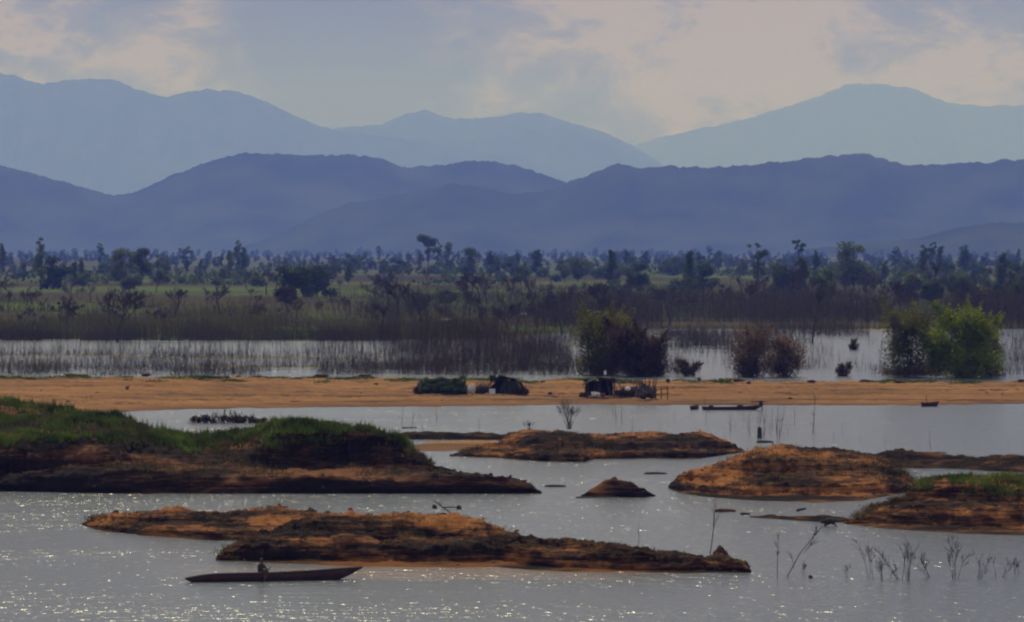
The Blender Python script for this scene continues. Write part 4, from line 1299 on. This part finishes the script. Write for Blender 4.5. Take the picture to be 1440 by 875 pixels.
def seated_person(loc, yaw, label):
    root = empty('person', loc, yaw)
    J, E = [], []
    def add(x, y, z, r, p=None):
        J.append((x, y, z, r)); i = len(J) - 1
        if p is not None: E.append((p, i))
        return i
    pel = add(0, 0, .12, (.13, .15)); wa = add(-.02, 0, .30, (.11, .14), pel); ch = add(0, 0, .48, (.12, .17), wa)
    nb = add(.03, 0, .62, (.07, .08), ch); ne = add(.05, 0, .69, .052, nb)
    h0 = add(.07, 0, .76, .075, ne); h1 = add(.075, 0, .84, .088, h0); add(.07, 0, .90, .07, h1)
    add(.165, 0, .80, .014, h0)                                           # nose
    for s in (-1, 1):
        add(.07, s * .095, .81, .018, h1)                                 # ear
        sh = add(.02, s * .205, .58, .066, nb); el = add(.16, s * .25, .38, .045, sh)
        wr = add(.38, s * .16 + .05, .36, .030, el); pa = add(.45, s * .15 + .05, .36, .034, wr)
        for k, ln in enumerate((.062, .075, .07, .055)):                  # fingers curled round the paddle
            f1 = add(.47 + .002 * k, s * (.13 + .0) + .05 - .03 + .02 * k, .37, .009, pa)
            add(.47 + ln * .6, s * .13 + .02 + .02 * k, .345, .008, f1)
        th = add(.43, s * .10 + .05, .385, .010, pa); add(.46, s * .09 + .05, .37, .009, th)
        hp = add(.04, s * .11, .12, .095, pel); kn = add(.34, s * .17, .34, .062, hp)
        an = add(.36, s * .14, -.06, .040, kn); add(.48, s * .15, -.09, .036, an)
    skin_body('body', J, E, 0, M['skin'], root)
    J2, E2 = [], []
    J, E = J2, E2
    def add2(x, y, z, r, p=None):
        J2.append((x, y, z, r)); i = len(J2) - 1
        if p is not None: E2.append((p, i))
        return i
    a = add2(-.01, 0, .14, (.15, .17)); b_ = add2(-.02, 0, .30, (.13, .16), a); c = add2(0, 0, .48, (.14, .185), b_); d = add2(.025, 0, .60, (.09, .10), c)
    for s in (-1, 1):
        e1 = add2(.02, s * .205, .58, .088, d); e2 = add2(.16, s * .25, .38, .060, e1); add2(.34, s * .175 + .04, .362, .042, e2)
    skin_body('shirt', J2, E2, 0, M['shirt'], root)
    hb = MB(); hb.blob((.055, 0, .865), (.105, .098, .085), 3, 14, 9, 0.05); hb.build('hair', M['hair'], root, True)
    root.scale = (1.12, 1.12, 1.12)
    tag(root, label, 'person')
    return root
bx = Matrix.Rotation(yaw, 4, 'Z') @ Vector(((370 - 389) / 23.7, 0, 0.27))
pers = seated_person(mid + bx, yaw - .75, 'person in dark clothes sitting in the long canoe, holding a paddle')
pd = empty('paddle', mid + bx, yaw - .75, 1.12)
q = MB(); q.tube([(.36, .42, .52), (.47, .04, .37), (.66, -.58, -.10)], .018, 6); q.build('shaft', M['wood'], pd)
q = MB()
q.tube([(.66, -.58, -.10), (.72, -.72, -.30), (.78, -.86, -.52)], [.02, .07, .05], 8); q.build('blade', M['wood'], pd)
tag(pd, 'wooden paddle held by the person in the long canoe', 'paddle')

def small_post(name, px, base, top, r, mat, label, cat='pole', dx=0.0, group=None, z0=0.3, mb=None):
    g = ground(px, base, z0); h = (base - top) / scale_at(g.y)
    q = mb or MB()
    q.tube([(0, 0, -.5), (dx * .5 + .02 * h, 0, h * .5), (dx, 0.02 * h, h)], [r * 1.15, r, r * .8], 6)
    o = q.build(name, mat, None, loc=g)
    return tag(o, label, cat, group)

# boats drawn up at the sandbar
g = ground(1030, 576.5, 0)
canoe(7.4, 0.95, 0.34, .08, .22, 'moored_canoe', g, 0.04, 'long dark canoe moored along the edge of the sandbar')
for dx_, lab, s in ((-2.6, 'small dark bundle near the bow of the moored canoe', .22), (.9, 'dark heap lying amidships in the moored canoe', .30)):
    q = MB(); q.blob((0, 0, .12), (s * 1.6, s, s), 5 + int(dx_), 10, 7, .3)
    tag(q.build('bundle', M['dark_cloth'], loc=g + Vector((dx_, 0.0, .22)), smooth=True), lab, 'bundle')
eng = empty('outboard_engine', g + Vector((3.45, .15, .5)))
q = MB(); q.box((0, 0, .36), (.5, .36, .48), 0, .8); q.build('cowl', M['dark_cloth'], eng)
q = MB(); q.tube([(0.1, 0, .15), (.22, 0, -.75)], .07, 6); q.build('shaft', M['dark_cloth'], eng)
tag(eng, 'dark engine standing on the right end of the moored canoe', 'engine')
g = ground(977, 575.5, 0)
canoe(3.0, .95, .36, .1, .1, 'moored_skiff', g, 1.25, 'small dark skiff seen end on, left of the moored canoe', thwarts=2)
g = ground(1308, 571.5, 0)
canoe(2.4, .95, .42, .12, .16, 'moored_skiff', g, 0.35, 'small dark skiff with an upright pole, alone at the right of the sandbar', thwarts=2)
q = MB(); q.tube([(0, 0, -.1), (-.1, 0, .7), (-.16, 0, 1.35)], [.045, .04, .03], 6)
tag(q.build('pole', M['wood'], loc=g + Vector((-.35, .1, .2))), 'pole standing up in the small skiff at the right', 'pole')

# ------------------------------------------------------------------ fishing camp on the sandbar
def sheet(nu, nv, fn, sag_seed):
    b = MB()
    for i in range(nu + 1):
        for j in range(nv + 1):
            u, v = i / nu, j / nv
            p = Vector(fn(u, v))
            p.z += 0.10 * noise.noise(Vector((p.x * 1.3, p.y * 1.3, sag_seed)))
            p.y += 0.10 * noise.noise(Vector((p.x * 1.1, p.z * 1.6, sag_seed + 4)))
            b.v.append(p)
    w = nv + 1
    for i in range(nu):
        for j in range(nv):
            b.f.append((i * w + j, (i + 1) * w + j, (i + 1) * w + j + 1, i * w + j + 1))
    return b
def cloth_part(name, b, mat, parent):
    o = obj(name, b.mesh(name, True), mat, parent)
    s = o.modifiers.new('thickness', 'SOLIDIFY'); s.thickness = 0.03
    return o
ZS = 0.5
# long low shelter under a green tarpaulin
g = ground(623, 553.5, ZS)
h1 = empty('shelter', g)
for x in (-2.8, 0, 2.8):
    for y, hh in ((-1.0, 1.75), (1.2, 2.0)):
        q = MB(); q.tube([(x, y, -.4), (x + .05, y, hh * .5), (x, y, hh)], .05, 6); q.build('post', M['wood'], h1)
def tent(u, v):
    x = -3.2 + 6.4 * u
    e_ = 1 - .45 * abs(2 * u - 1) ** 3
    z = (.1 + 2.0 * (v / .5) ** .8 if v < .5 else 2.1 - 1.1 * (v - .5) / .5) * e_ + .12 * math.sin(u * 17)
    return (x, -1.7 + 3.3 * v, z)
cloth_part('roof', sheet(22, 12, tent, 1), M['green_tarp'], h1)
cloth_part('back_wall', sheet(12, 5, lambda u, v: (-3.0 + 6.0 * u, 1.3 + .08 * math.sin(u * 20), -.1 + 1.7 * v), 2), M['black_tarp'], h1)
CV = [(a, b, min(c, .45 + 1.05 * (b + 1.75)), d) for a, b, c, d in [(random.uniform(-2.6, 2.6), random.uniform(-1.7, .4), random.uniform(.5, 2.2), random.uniform(.3, .55)) for _ in range(60)]]
V, F = leaf_cloud(CV, 5200, .14, .5)
obj('leafy_cover', new_mesh('leafy_cover', V, F), M['leaf'], h1)
tag(h1, 'long low shelter under a green tarpaulin covered with leafy branches', 'shelter', 'shelters of the fishing camp')
# domed tarp shelter
g = ground(708, 553.5, ZS)
h2 = empty('shelter', g)
cloth_part('cover', sheet(16, 10, lambda u, v: (-2.3 * math.cos(math.pi * u) + .15 + (.35 * (1 - v) if u > .8 else 0), -1.2 + 2.4 * v, 2.25 * math.sin(math.pi * u) ** .75 * (1 - .12 * v)), 7), M['black_tarp'], h2)
cloth_part('back_wall', sheet(10, 6, lambda u, v: (-1.9 + 3.8 * u, 1.15, -.1 + 1.9 * v * math.sin(math.pi * (.12 + .76 * u))), 8), M['dark_cloth'], h2)
for t in (.18, .5, .82):
    q = MB(); q.tube([(-2.2 * math.cos(math.pi * t) + .15, -1.1, -.3), (-2.2 * math.cos(math.pi * t) + .15, -1.1, 2.1 * math.sin(math.pi * t) ** .75)], .05, 6); q.build('post', M['wood'], h2)
cloth_part('front_wall', sheet(12, 6, lambda u, v: (-.5 + 2.5 * u, -1.0, -.1 + (1.0 + .8 * math.sin(2.6 * u)) * v), 9), M['dark_cloth'], h2)
q = MB()
for k in range(14):
    x = random.uniform(-2.6, 2.5); q.tube([(x, -1.3, -.1), (x + random.uniform(-.5, .5), random.uniform(-1.2, .6), random.uniform(1.2, 2.6))], .035, 4)
q.build('leaning_sticks', M['twig'], h2)
V, F = leaf_cloud([(random.uniform(-1.6, 1.6), random.uniform(-.9, .5), random.uniform(1.5, 2.3), random.uniform(.25, .45)) for _ in range(16)], 1500, .15, .5)
obj('leafy_cover', new_mesh('leafy_cover', V, F), M['leaf_dark'], h2)
tag(h2, 'rounded dark tarpaulin shelter, right of the pale sacks', 'shelter', 'shelters of the fishing camp')
# open awning with slanting braces
g = ground(846, 556.5, ZS)
h3 = empty('shelter', g)
for x, y, hh in ((-1.8, -1, 1.7), (1.6, -1, 2.2), (-1.8, 1.2, 1.9), (1.6, 1.2, 2.3)):
    q = MB(); q.tube([(x, y, -.4), (x + .04, y, hh * .5), (x, y, hh)], .055, 6); q.build('post', M['wood'], h3)
cloth_part('roof', sheet(12, 8, lambda u, v: (-2.5 + 4.3 * u, -1.3 + 2.8 * v, 1.35 + .95 * math.sin(min(1, u * 1.7) * math.pi / 2) + .15 * v), 12), M['black_tarp'], h3)
cloth_part('back_wall', sheet(10, 5, lambda u, v: (-2.1 + 3.6 * u, 1.25, -.1 + 2.0 * v), 13), M['black_tarp'], h3)
cloth_part('side_flap', sheet(8, 5, lambda u, v: (1.6 + 1.7 * u, -1.1 + 1.6 * v, 2.25 - 2.15 * u), 14), M['black_tarp'], h3)
q = MB(); q.tube([(1.6, -1.25, 2.35), (2.5, -1.25, 1.1), (3.3, -1.3, .0)], .06, 6); q.build('brace', M['wood'], h3)
q = MB()
for k in range(16):
    x = random.uniform(-2.7, 3.0); q.tube([(x, -1.4, -.1), (x + random.uniform(-.6, .6), random.uniform(-1.3, .6), random.uniform(.9, 2.5))], .035, 4)
q.build('leaning_poles', M['twig'], h3)
V, F = leaf_cloud([(random.uniform(-2.0, 1.6), random.uniform(-.9, .6), random.uniform(1.7, 2.35), random.uniform(.2, .4)) for _ in range(12)], 900, .14, .5)
obj('leafy_cover', new_mesh('leafy_cover', V, F), M['leaf_dusk'], h3)
tag(h3, 'open dark awning with a slanting right side and clutter beneath', 'shelter', 'shelters of the fishing camp')

def sack(px, base, w, h, mat, label, seed, cat='sack', name='sack', z0=ZS):
    g = ground(px, base, z0)
    q = MB(); q.blob((0, 0, h * .45), (w / 2, w * .4, h * .55), seed, 12, 8, .16)
    q.tube([(0, 0, h * .9), (w * .05, 0, h * 1.06)], [w * .12, w * .16], 7)
    return tag(q.build(name, mat, loc=g, smooth=True), label, cat)
sack(650, 552, .95, 1.25, M['sack'], 'pale sack leaning at the end of the long low shelter', 31)
sack(663, 554, 1.1, 1.25, M['sack'], 'pale bulging sack, right one of the two between the shelters', 32)
sack(678, 553.5, 1.0, .9, M['dark_cloth'], 'dark low sack left of the rounded tarpaulin shelter', 33)
sack(593, 550, 1.2, 1.4, M['net'], 'grey bundle of nets at the left end of the long low shelter', 34, 'bundle', 'net_bundle')
def box_thing(name, px, base, s, mat, label, cat, rz=.2, z0=ZS, lid=None):
    g = ground(px, base, z0); r = empty(name, g, rz)
    b = MB(); b.box((0, 0, s[2] / 2), s, 0, .94); b.build('body', mat, r)
    b = MB(); b.box((0, 0, s[2] + .03), (s[0] * 1.02, s[1] * 1.02, .06), 0, .97); b.build('lid', lid or mat, r)
    return tag(r, label, cat)
box_thing('cool_box', 692, 554, (.75, .5, .6), M['white'], 'white box with a lid in front of the rounded shelter', 'box')
# pole holding a white can above the awning
small_post('pole', 851, 553, 527, .04, M['wood'], 'upright pole rising behind the open dark awning', z0=.6)
g = ground(851, 553, .6)
q = MB(); q.box((0, 0, .28), (.34, .24, .46), 0, .9); q.tube([(0, 0, .52), (0, 0, .62)], .06, 8)
tag(q.build('plastic_can', M['white'], loc=g + Vector((0, 0, 26 / scale_at(g.y) - .05))), 'white plastic can on top of the pole behind the awning', 'can')
def tub(px, base, r, h, mat, label, cat='tub', z0=ZS):
    g = ground(px, base, z0); root = empty('tub', g)
    q = MB(); q.tube([(0, 0, 0), (0, 0, h * .5), (0, 0, h)], [r * .8, r * .92, r], 14); q.build('body', mat, root, True)
    q = MB(); q.tube([(math.cos(t) * r, math.sin(t) * r, h) for t in np.linspace(0, 6.283, 15)], .03, 4); q.build('rim', mat, root)
    return tag(root, label, cat)
tub(889, 552, .75, .75, M['purple'], 'purple grey tub right of the open awning')
tub(835, 557.5, .35, .55, M['white'], 'white bucket under the left side of the open awning', 'bucket')
tub(848, 558.5, .3, .5, M['red'], 'red bucket under the middle of the open awning', 'bucket')
tub(824, 558.5, .42, .5, M['dark_cloth'], 'dark tub at the left edge of the open awning')
sack(841, 558, .6, .55, M['sack'], 'small pale sack between the white and the red bucket', 41)
sack(818, 558.5, .7, .6, M['clod'], 'dark heap at the far left end of the open awning', 42, 'heap', 'heap')
sack(883, 549, .7, .5, M['white'], 'white bag lying on top of the purple grey tub', 43, 'bag', 'bag', z0=1.25)
# heap of nets and poles
def net_heap(px, base, w, h, label, n=60):
    g = ground(px, base, ZS); r = empty('net_heap', g)
    q = MB()
    for i in range(7): q.blob((random.uniform(-.35, .35) * w, random.uniform(-.5, .5), random.uniform(.15, .45) * h), (w * .22, .6, h * .22), 50 + i, 12, 8, .55)
    q.build('net', M['net'], r, True)
    q = MB()
    for i in range(n):
        x = random.uniform(-.5, .5) * w
        q.tube([(x, random.uniform(-.5, .5), -.1), (x + random.uniform(-.35, .35), random.uniform(-.4, .4), h * random.uniform(.6, 1.1))], .028, 4)
    q.build('sticks', M['twig'], r)
    return tag(r, label, 'net heap')
net_heap(908, 559, 2.6, 2.4, 'brown heap of nets and sticks right of the purple grey tub')
rk = empty('drying_rack', ground(931, 559.5, ZS))
for x in (-.8, -.1, .7):
    q = MB(); q.tube([(x, 0, -.3), (x, 0, 1.35 + .2 * x)], .07, 6); q.build('post', M['rust'], rk)
for z in (.45, 1.05):
    q = MB(); q.tube([(-.9, .08, z), (.95, .08, z + .1)], .05, 5); q.build('rail', M['rust'], rk)
tag(rk, 'reddish brown rack of posts and rails at the right end of the camp', 'rack')

# ------------------------------------------------------------------ driftwood, stumps, stakes
def log(px, base, lpx, r, mat, label, rz=0.05, z0=0.04, tilt=0.0, fork=0, name='driftwood', cat='driftwood'):
    g = ground(px, base, z0); l = lpx / scale_at(g.y)
    q = MB(); pts = []
    for i in range(6):
        t = i / 5 - .5
        pts.append(Vector((t * l, .05 * l * math.sin(t * 5), .04 * l * math.cos(t * 4) * .3 + tilt * t * l)))
    q.tube(pts, [r * .8, r * 1.1, r, r * .95, r * .8, r * .45], 7)
    for i in range(fork):
        k = random.randint(1, 4)
        q.tube([pts[k], pts[k] + Vector((random.uniform(-.1, .2) * l, random.uniform(-.1, .1) * l, random.uniform(.08, .2) * l))], [r * .5, r * .2], 5)
    return tag(q.build(name, mat, None, True, g + Vector((0, 0, .02))), label, cat, None)
log(781, 684, 30, .10, M['wood'], 'thin log floating left of the small pointed mud mound', .02)
log(922, 666, 32, .09, M['wood'], 'thin log floating above the small pointed mud mound', .02, fork=2)
log(1020, 719, 30, .17, M['rust'], 'reddish log lying in the water below the right hand mud bank')
log(1048, 723, 14, .09, M['wood'], 'short dark log just right of the reddish log')
log(1127, 717, 14, .1, M['wood'], 'bent dark log lifted above the low mud bar', fork=2, z0=.5, tilt=.2)
log(1076, 622, 24, .16, M['wood'], 'dark log lying in the water beside the upright stump')
log(576, 602, 22, .06, M['wood'], 'thin stick afloat near the tip of the left mud bank', fork=3)
log(1320, 637, 24, .06, M['wood'], 'flat dark driftwood in the water above the right mud ridge', fork=1)
log(633, 714, 24, .05, M['wood'], 'thin stick lying behind the crest of the nearest mud bank', z0=.1)
log(840, 699.5, 60, .06, M['wood'], 'thin pole washed up along the foot of the pointed mud mound')
log(445, 814, 6, .02, M['wood'], 'twig afloat by the long canoe') if False else None
def lump(px, base, w, h, label, mat=None, seed=1, z0=0.0, name='mud_lump'):
    g = ground(px, base, z0); sc = scale_at(g.y)
    q = MB(); q.blob((0, 0, h / sc * .35), (w / sc / 2, w / sc * .4, h / sc * .65), seed, 11, 8, .3)
    return tag(q.build(name, mat or M['clod'], None, True, g), label, 'mud lump')
lump(690, 672, 8, 6, 'small dark lump in the water above the left bank tip', seed=61)
lump(645, 716, 7, 5, 'dark lump, right of two behind the crest of the nearest bank', seed=62)
lump(611, 715, 7, 5, 'dark lump, left of two behind the crest of the nearest bank', seed=63)
lump(1140, 813, 6, 4, 'tiny dark lump in the water right of the leaning branch', seed=64)
lump(1013, 785, 22, 16, 'dark clod on the right end of the nearest mud bank', seed=65, z0=.3)
lump(1044, 801, 20, 12, 'dark rounded clod at the right tip of the nearest mud bank', seed=66, z0=.1)
st_ = empty('tree_stump', ground(1068, 616, 0))
q = MB(); q.tube([(0, 0, -.4), (.02, 0, .45), (.0, 0, 1.0), (.04, 0, 1.15)], [.30, .24, .22, .12], 9); q.build('trunk', M['bark'], st_)
q = MB()
for a in range(5): q.tube([(0, 0, .12), (.4 * math.cos(a * 1.3), .4 * math.sin(a * 1.3), -.12)], [.12, .05], 5)
q.build('roots', M['bark'], st_)
tag(st_, 'dark upright stump standing in the water among thin stems', 'stump')
st_ = empty('tree_stump', ground(1166, 739, 0.05))
q = MB(); q.tube([(-.6, 0, .25), (0, 0, .35), (.5, .1, .30)], [.12, .22, .14], 8); q.build('trunk', M['bark'], st_)
q = MB()
for a in range(8): q.tube([(random.uniform(-.4, .4), 0, .3), (random.uniform(-.9, .9), random.uniform(-.4, .3), random.uniform(-.25, .05))], [.07, .03], 5)
q.build('roots', M['bark'], st_)
tag(st_, 'uprooted stump with dangling roots at the tip of the right bank', 'stump')
# pale stake and bare branches on the banks
def branch_thing(name, p0, p1, r, mat, label, cat, twigs=5, spread=.5, tl=.35):
    a, b_ = Vector(p0), Vector(p1)
    q = MB(); d = b_ - a; l = d.length
    mid_ = a.lerp(b_, .5) + Vector((random.uniform(-.05, .05) * l, 0, random.uniform(-.03, .06) * l))
    pts = [a - a, mid_ - a, b_ - a]
    q.tube(pts, [r, r * .75, r * .4], 5)
    for i in range(twigs):
        t = random.uniform(.25, .95)
        p = pts[0].lerp(pts[2], t)
        grow(q, p, (d.normalized() + Vector((random.gauss(0, spread), random.gauss(0, spread), random.uniform(0, .5)))).normalized(), l * tl * random.uniform(.5, 1), r * .5, 1, .4, .08, 2, .012)
    return tag(q.build(name, mat, None, False, a), label, cat)
def up(px, py, base, dpx, dy=0.0, z0=0.0):         # a point above the spot (px0, base), dpx sideways and py high
    g = ground(px, base, z0); s = scale_at(g.y)
    return g, g + Vector((dpx / s, dy, (base - py) / s))
a, b_ = up(426, 611, 637, -4, 0, 2.0)
a = at_dist(426, 637, 333.0); b_ = at_dist(421, 611, 333.3)
branch_thing('stake', a, b_, .06, M['pale_wood'], 'pale bleached stake leaning on the dark side of the grassy mound', 'stake', 3, .6, .3)
a = at_dist(642, 727, 262.0); b_ = at_dist(612, 706, 262.3)
branch_thing('dead_branch', a, b_, .05, M['wood'], 'dead branch leaning left from the crest of the nearest mud bank', 'branch', 3, .4, .3)
a = at_dist(998, 785, 247.0); b_ = at_dist(1005, 721, 247.2)
branch_thing('dead_branch', a, b_, .035, M['wood'], 'thin forked stick standing on the end of the nearest mud bank', 'branch', 2, .12, .8)
g = ground(1103, 812, 0); s_ = scale_at(g.y)
branch_thing('dead_branch', g - Vector((0, 0, .3)), g + Vector((50 / s_, .5, 66 / s_)), .036, M['wood'], 'bare branch leaning right out of the near water', 'branch', 7, .5, .32)
g = ground(1093, 812, 0)
branch_thing('dead_branch', g - Vector((0, 0, .3)), g + Vector((2 / s_, .2, 62 / s_)), .028, M['wood'], 'thin upright stick left of the leaning bare branch', 'branch', 3, .4, .2)
g = ground(897, 772, 0)
branch_thing('dead_branch', g - Vector((0, 0, .3)), g + Vector((1 / 21., .2, 36 / 21.)), .02, M['wood'], 'very thin stick in the water beyond the nearest mud bank', 'branch', 1, .3, .2)

# bare shrubs standing in the near water on the right
def shrub_proto(h, n, spread, minr=.014, arch=0.0):
    root = empty('bare_shrub'); q = MB(); st0 = MB()
    for i in range(n):
        d = Vector((random.gauss(arch, spread), random.gauss(0, spread), 1)).normalized()
        p = Vector((random.gauss(0, .12), random.gauss(0, .12), -.4))
        l = h * random.uniform(.45, .8)
        st0.tube([p, p + d * (l * .55)], [minr * 1.9, minr * 1.4], 4, cap=False)
        grow(q, p + d * (l * .5), d, l * .65, minr * 1.3, 2 if random.random() < .6 else 1, .42, .10, 3, minr)
    st0.build('stem', M['wood'], root); q.build('twigs', M['wood'], root)
    return root
near = [
    (1131, 806, 34, 'tiny two stemmed bare shrub right of the leaning branch', .12, 2, 0),
    (1192, 812, 26, 'tiny sparse bare shrub, first left of the twiggy row on the right', .2, 2, 0),
    (1224, 813, 58, 'slim bare shrub at the left end of the twiggy row', .10, 3, 0),
    (1241, 815, 40, 'low bushy bare shrub, second in the twiggy row', .28, 5, .1),
    (1266, 815, 60, 'bare shrub with arching stems, third in the twiggy row', .40, 5, -.55),
    (1278, 816, 68, 'tallest bare shrub of the twiggy row, with straight stems', .14, 5, .02),
    (1310, 812, 44, 'bare shrub with stems leaning left, in the middle of the twiggy row', .3, 4, -.5),
    (1342, 813, 58, 'straight stemmed bare shrub right of the middle of the twiggy row', .13, 5, 0),
    (1372, 814, 46, 'forked bare shrub, second from the right in the twiggy row', .28, 5, .2),
    (1403, 812, 46, 'bare shrub leaning right at the right end of the twiggy row', .22, 4, .5),
    (1428, 806, 26, 'small faint bare shrub by the right edge beyond the twiggy row', .25, 3, 0),
]
for px, b_, h_, lab, sp_, n_, ar in near:
    g = ground(px, b_, 0); h = h_ / scale_at(g.y)
    o = shrub_proto(h, n_, sp_, .011, ar)
    o.location = g
    tag(o, lab, 'shrub', 'bare shrubs standing in the near water')
g = ground(801, 607.5, 0); o = shrub_proto(36 / scale_at(g.y), 22, .22, .013); o.location = g + Vector((0, 2, .6))
tag(o, 'grey twiggy shrub on the crest of the middle mud bank', 'shrub')
g = ground(745, 610, 0); o = shrub_proto(14 / scale_at(g.y), 12, .3, .013); o.location = g + Vector((0, 2, .6))
tag(o, 'small twiggy shrub left of the grey one on the middle bank', 'shrub')

# thin stems in the middle water
mids = [stem_proto(random.uniform(2.4, 3.6), random.uniform(-.12, .12), random.randint(0, 3)) for _ in range(5)]
GM_ = 'thin dead stems in the middle water'
for i in range(64):
    if i >= 5:
        o = mids[i % 5].copy(); COL.objects.link(o)
    else: o = mids[i]
    if i < 40: px, base = random.gauss(1075, 38), random.uniform(588, 622)
    elif i < 48: px, base = random.uniform(560, 690), random.uniform(588, 612)
    elif i < 56: px, base = random.uniform(840, 980), random.uniform(585, 608)
    else: px, base = random.uniform(1150, 1420), random.uniform(590, 632)
    o.location = ground(px, base, 0)
    s = random.uniform(.25, .75) * (1.5 if i in (1, 9, 18) else 1)
    o.scale = (s * .9, s * .9, s)
    o.rotation_euler = (0, 0, random.uniform(0, 6.28))
    tag(o, 'thin dead stem standing in the middle water between sandbar and mud banks', 'dead stem', GM_)

# dark pile of flooded brush
def brush_pile(px0, px1, base, hpx, label, z0=0.0):
    g = ground((px0 + px1) / 2, base, z0); sc = scale_at(g.y); w = (px1 - px0) / sc; h = hpx / sc
    r = empty('brush_pile', g)
    q = MB()
    for i in range(90):
        x = random.uniform(-.5, .5) * w; k = 1 - abs(2 * x / w) ** 2
        q.tube([(x, random.uniform(-.8, .8), -.1), (x + random.uniform(-.7, .7), random.uniform(-.8, .8), h * k * random.uniform(.3, 1.25))], .04, 4)
    q.build('sticks', M['bark'], r)
    V, F = leaf_cloud([(random.uniform(-.46, .46) * w, random.uniform(-.5, .5), h * random.uniform(.1, .42), h * random.uniform(.22, .42)) for _ in range(26)], 2600, .14, .8)
    V[:, 2] = np.maximum(V[:, 2], .02)
    obj('foliage', new_mesh('foliage', V, F), M['leaf_dusk'], r)
    return tag(r, label, 'brush pile')
brush_pile(266, 378, 595, 17, 'dark tangled pile of flooded brush left of the grassy mound')

brush_pile(584, 608, 553, 15, 'ragged heap of dark branches at the left end of the camp', ZS)
brush_pile(664, 690, 552, 13, 'ragged heap of dark branches between the two left shelters', ZS)
brush_pile(722, 742, 554, 12, 'low heap of branches right of the rounded dark shelter', ZS)
brush_pile(866, 892, 556, 12, 'tangled heap of branches against the slanting side of the awning', ZS)
for i in range(14):
    px = random.uniform(20, 1420)
    o = log(px, random.uniform(545, 566), random.uniform(8, 26), random.uniform(.05, .11), M['wood'], 'weathered stick lying on the bare sand of the sandbar', z0=.25, fork=random.choice((0, 1, 2)))
    o['group'] = 'sticks lying on the sandbar'
# pale cattle far out on the plain
def cow(px, base, hpx, yaw_, label):
    g = ground(px, base, .6); s = hpx / scale_at(g.y) / 1.45
    r = empty('cow', g, yaw_, s)
    J, E = [], []
    def add(x, y, z, q, p=None):
        J.append((x, y, z, q)); i = len(J) - 1
        if p is not None: E.append((p, i))
        return i
    ru = add(-.75, 0, 1.15, (.28, .26)); be = add(-.1, 0, 1.05, (.34, .36), ru); sh = add(.6, 0, 1.12, (.30, .34), be)
    nk = add(1.0, 0, 1.2, (.16, .22), sh); hd = add(1.3, 0, 1.12, (.12, .13), nk); add(1.62, 0, .92, (.075, .08), hd)
    tl = add(-1.05, 0, 1.15, .04, ru); add(-1.12, 0, .6, .03, tl)
    for sd in (-1, 1):
        add(1.28, sd * .28, 1.2, .035, hd)
        a0 = add(.6, sd * .2, .75, .10, sh); a1 = add(.62, sd * .2, .42, .065, a0); add(.6, sd * .2, .04, .06, a1)
        b0 = add(-.72, sd * .2, .78, .13, ru); b1 = add(-.88, sd * .2, .46, .065, b0); add(-.82, sd * .2, .04, .06, b1)
    skin_body('body', J, E, 1, M['cow'], r, 1)
    return tag(r, label, 'cow')
cow(626, 456, 8.5, .3, 'white cow standing on the plain left of the centre')
cow(737, 447, 7, 2.7, 'smaller white cow farther back and to the right')

# stumps and tufts of wood along the back edge of the sandbar
for i in range(26):
    px = random.choice((random.uniform(0, 600), random.uniform(930, 1440), random.uniform(0, 540)))
    base = random.uniform(528, 535) if px < 700 else random.uniform(534, 540)
    lump(px, base, random.uniform(6, 22), random.uniform(2, 4.5), 'dark lump of washed up wood along the back edge of the sandbar', M['clod'], 100 + i, .7)['group'] = 'dark lumps along the back of the sandbar'
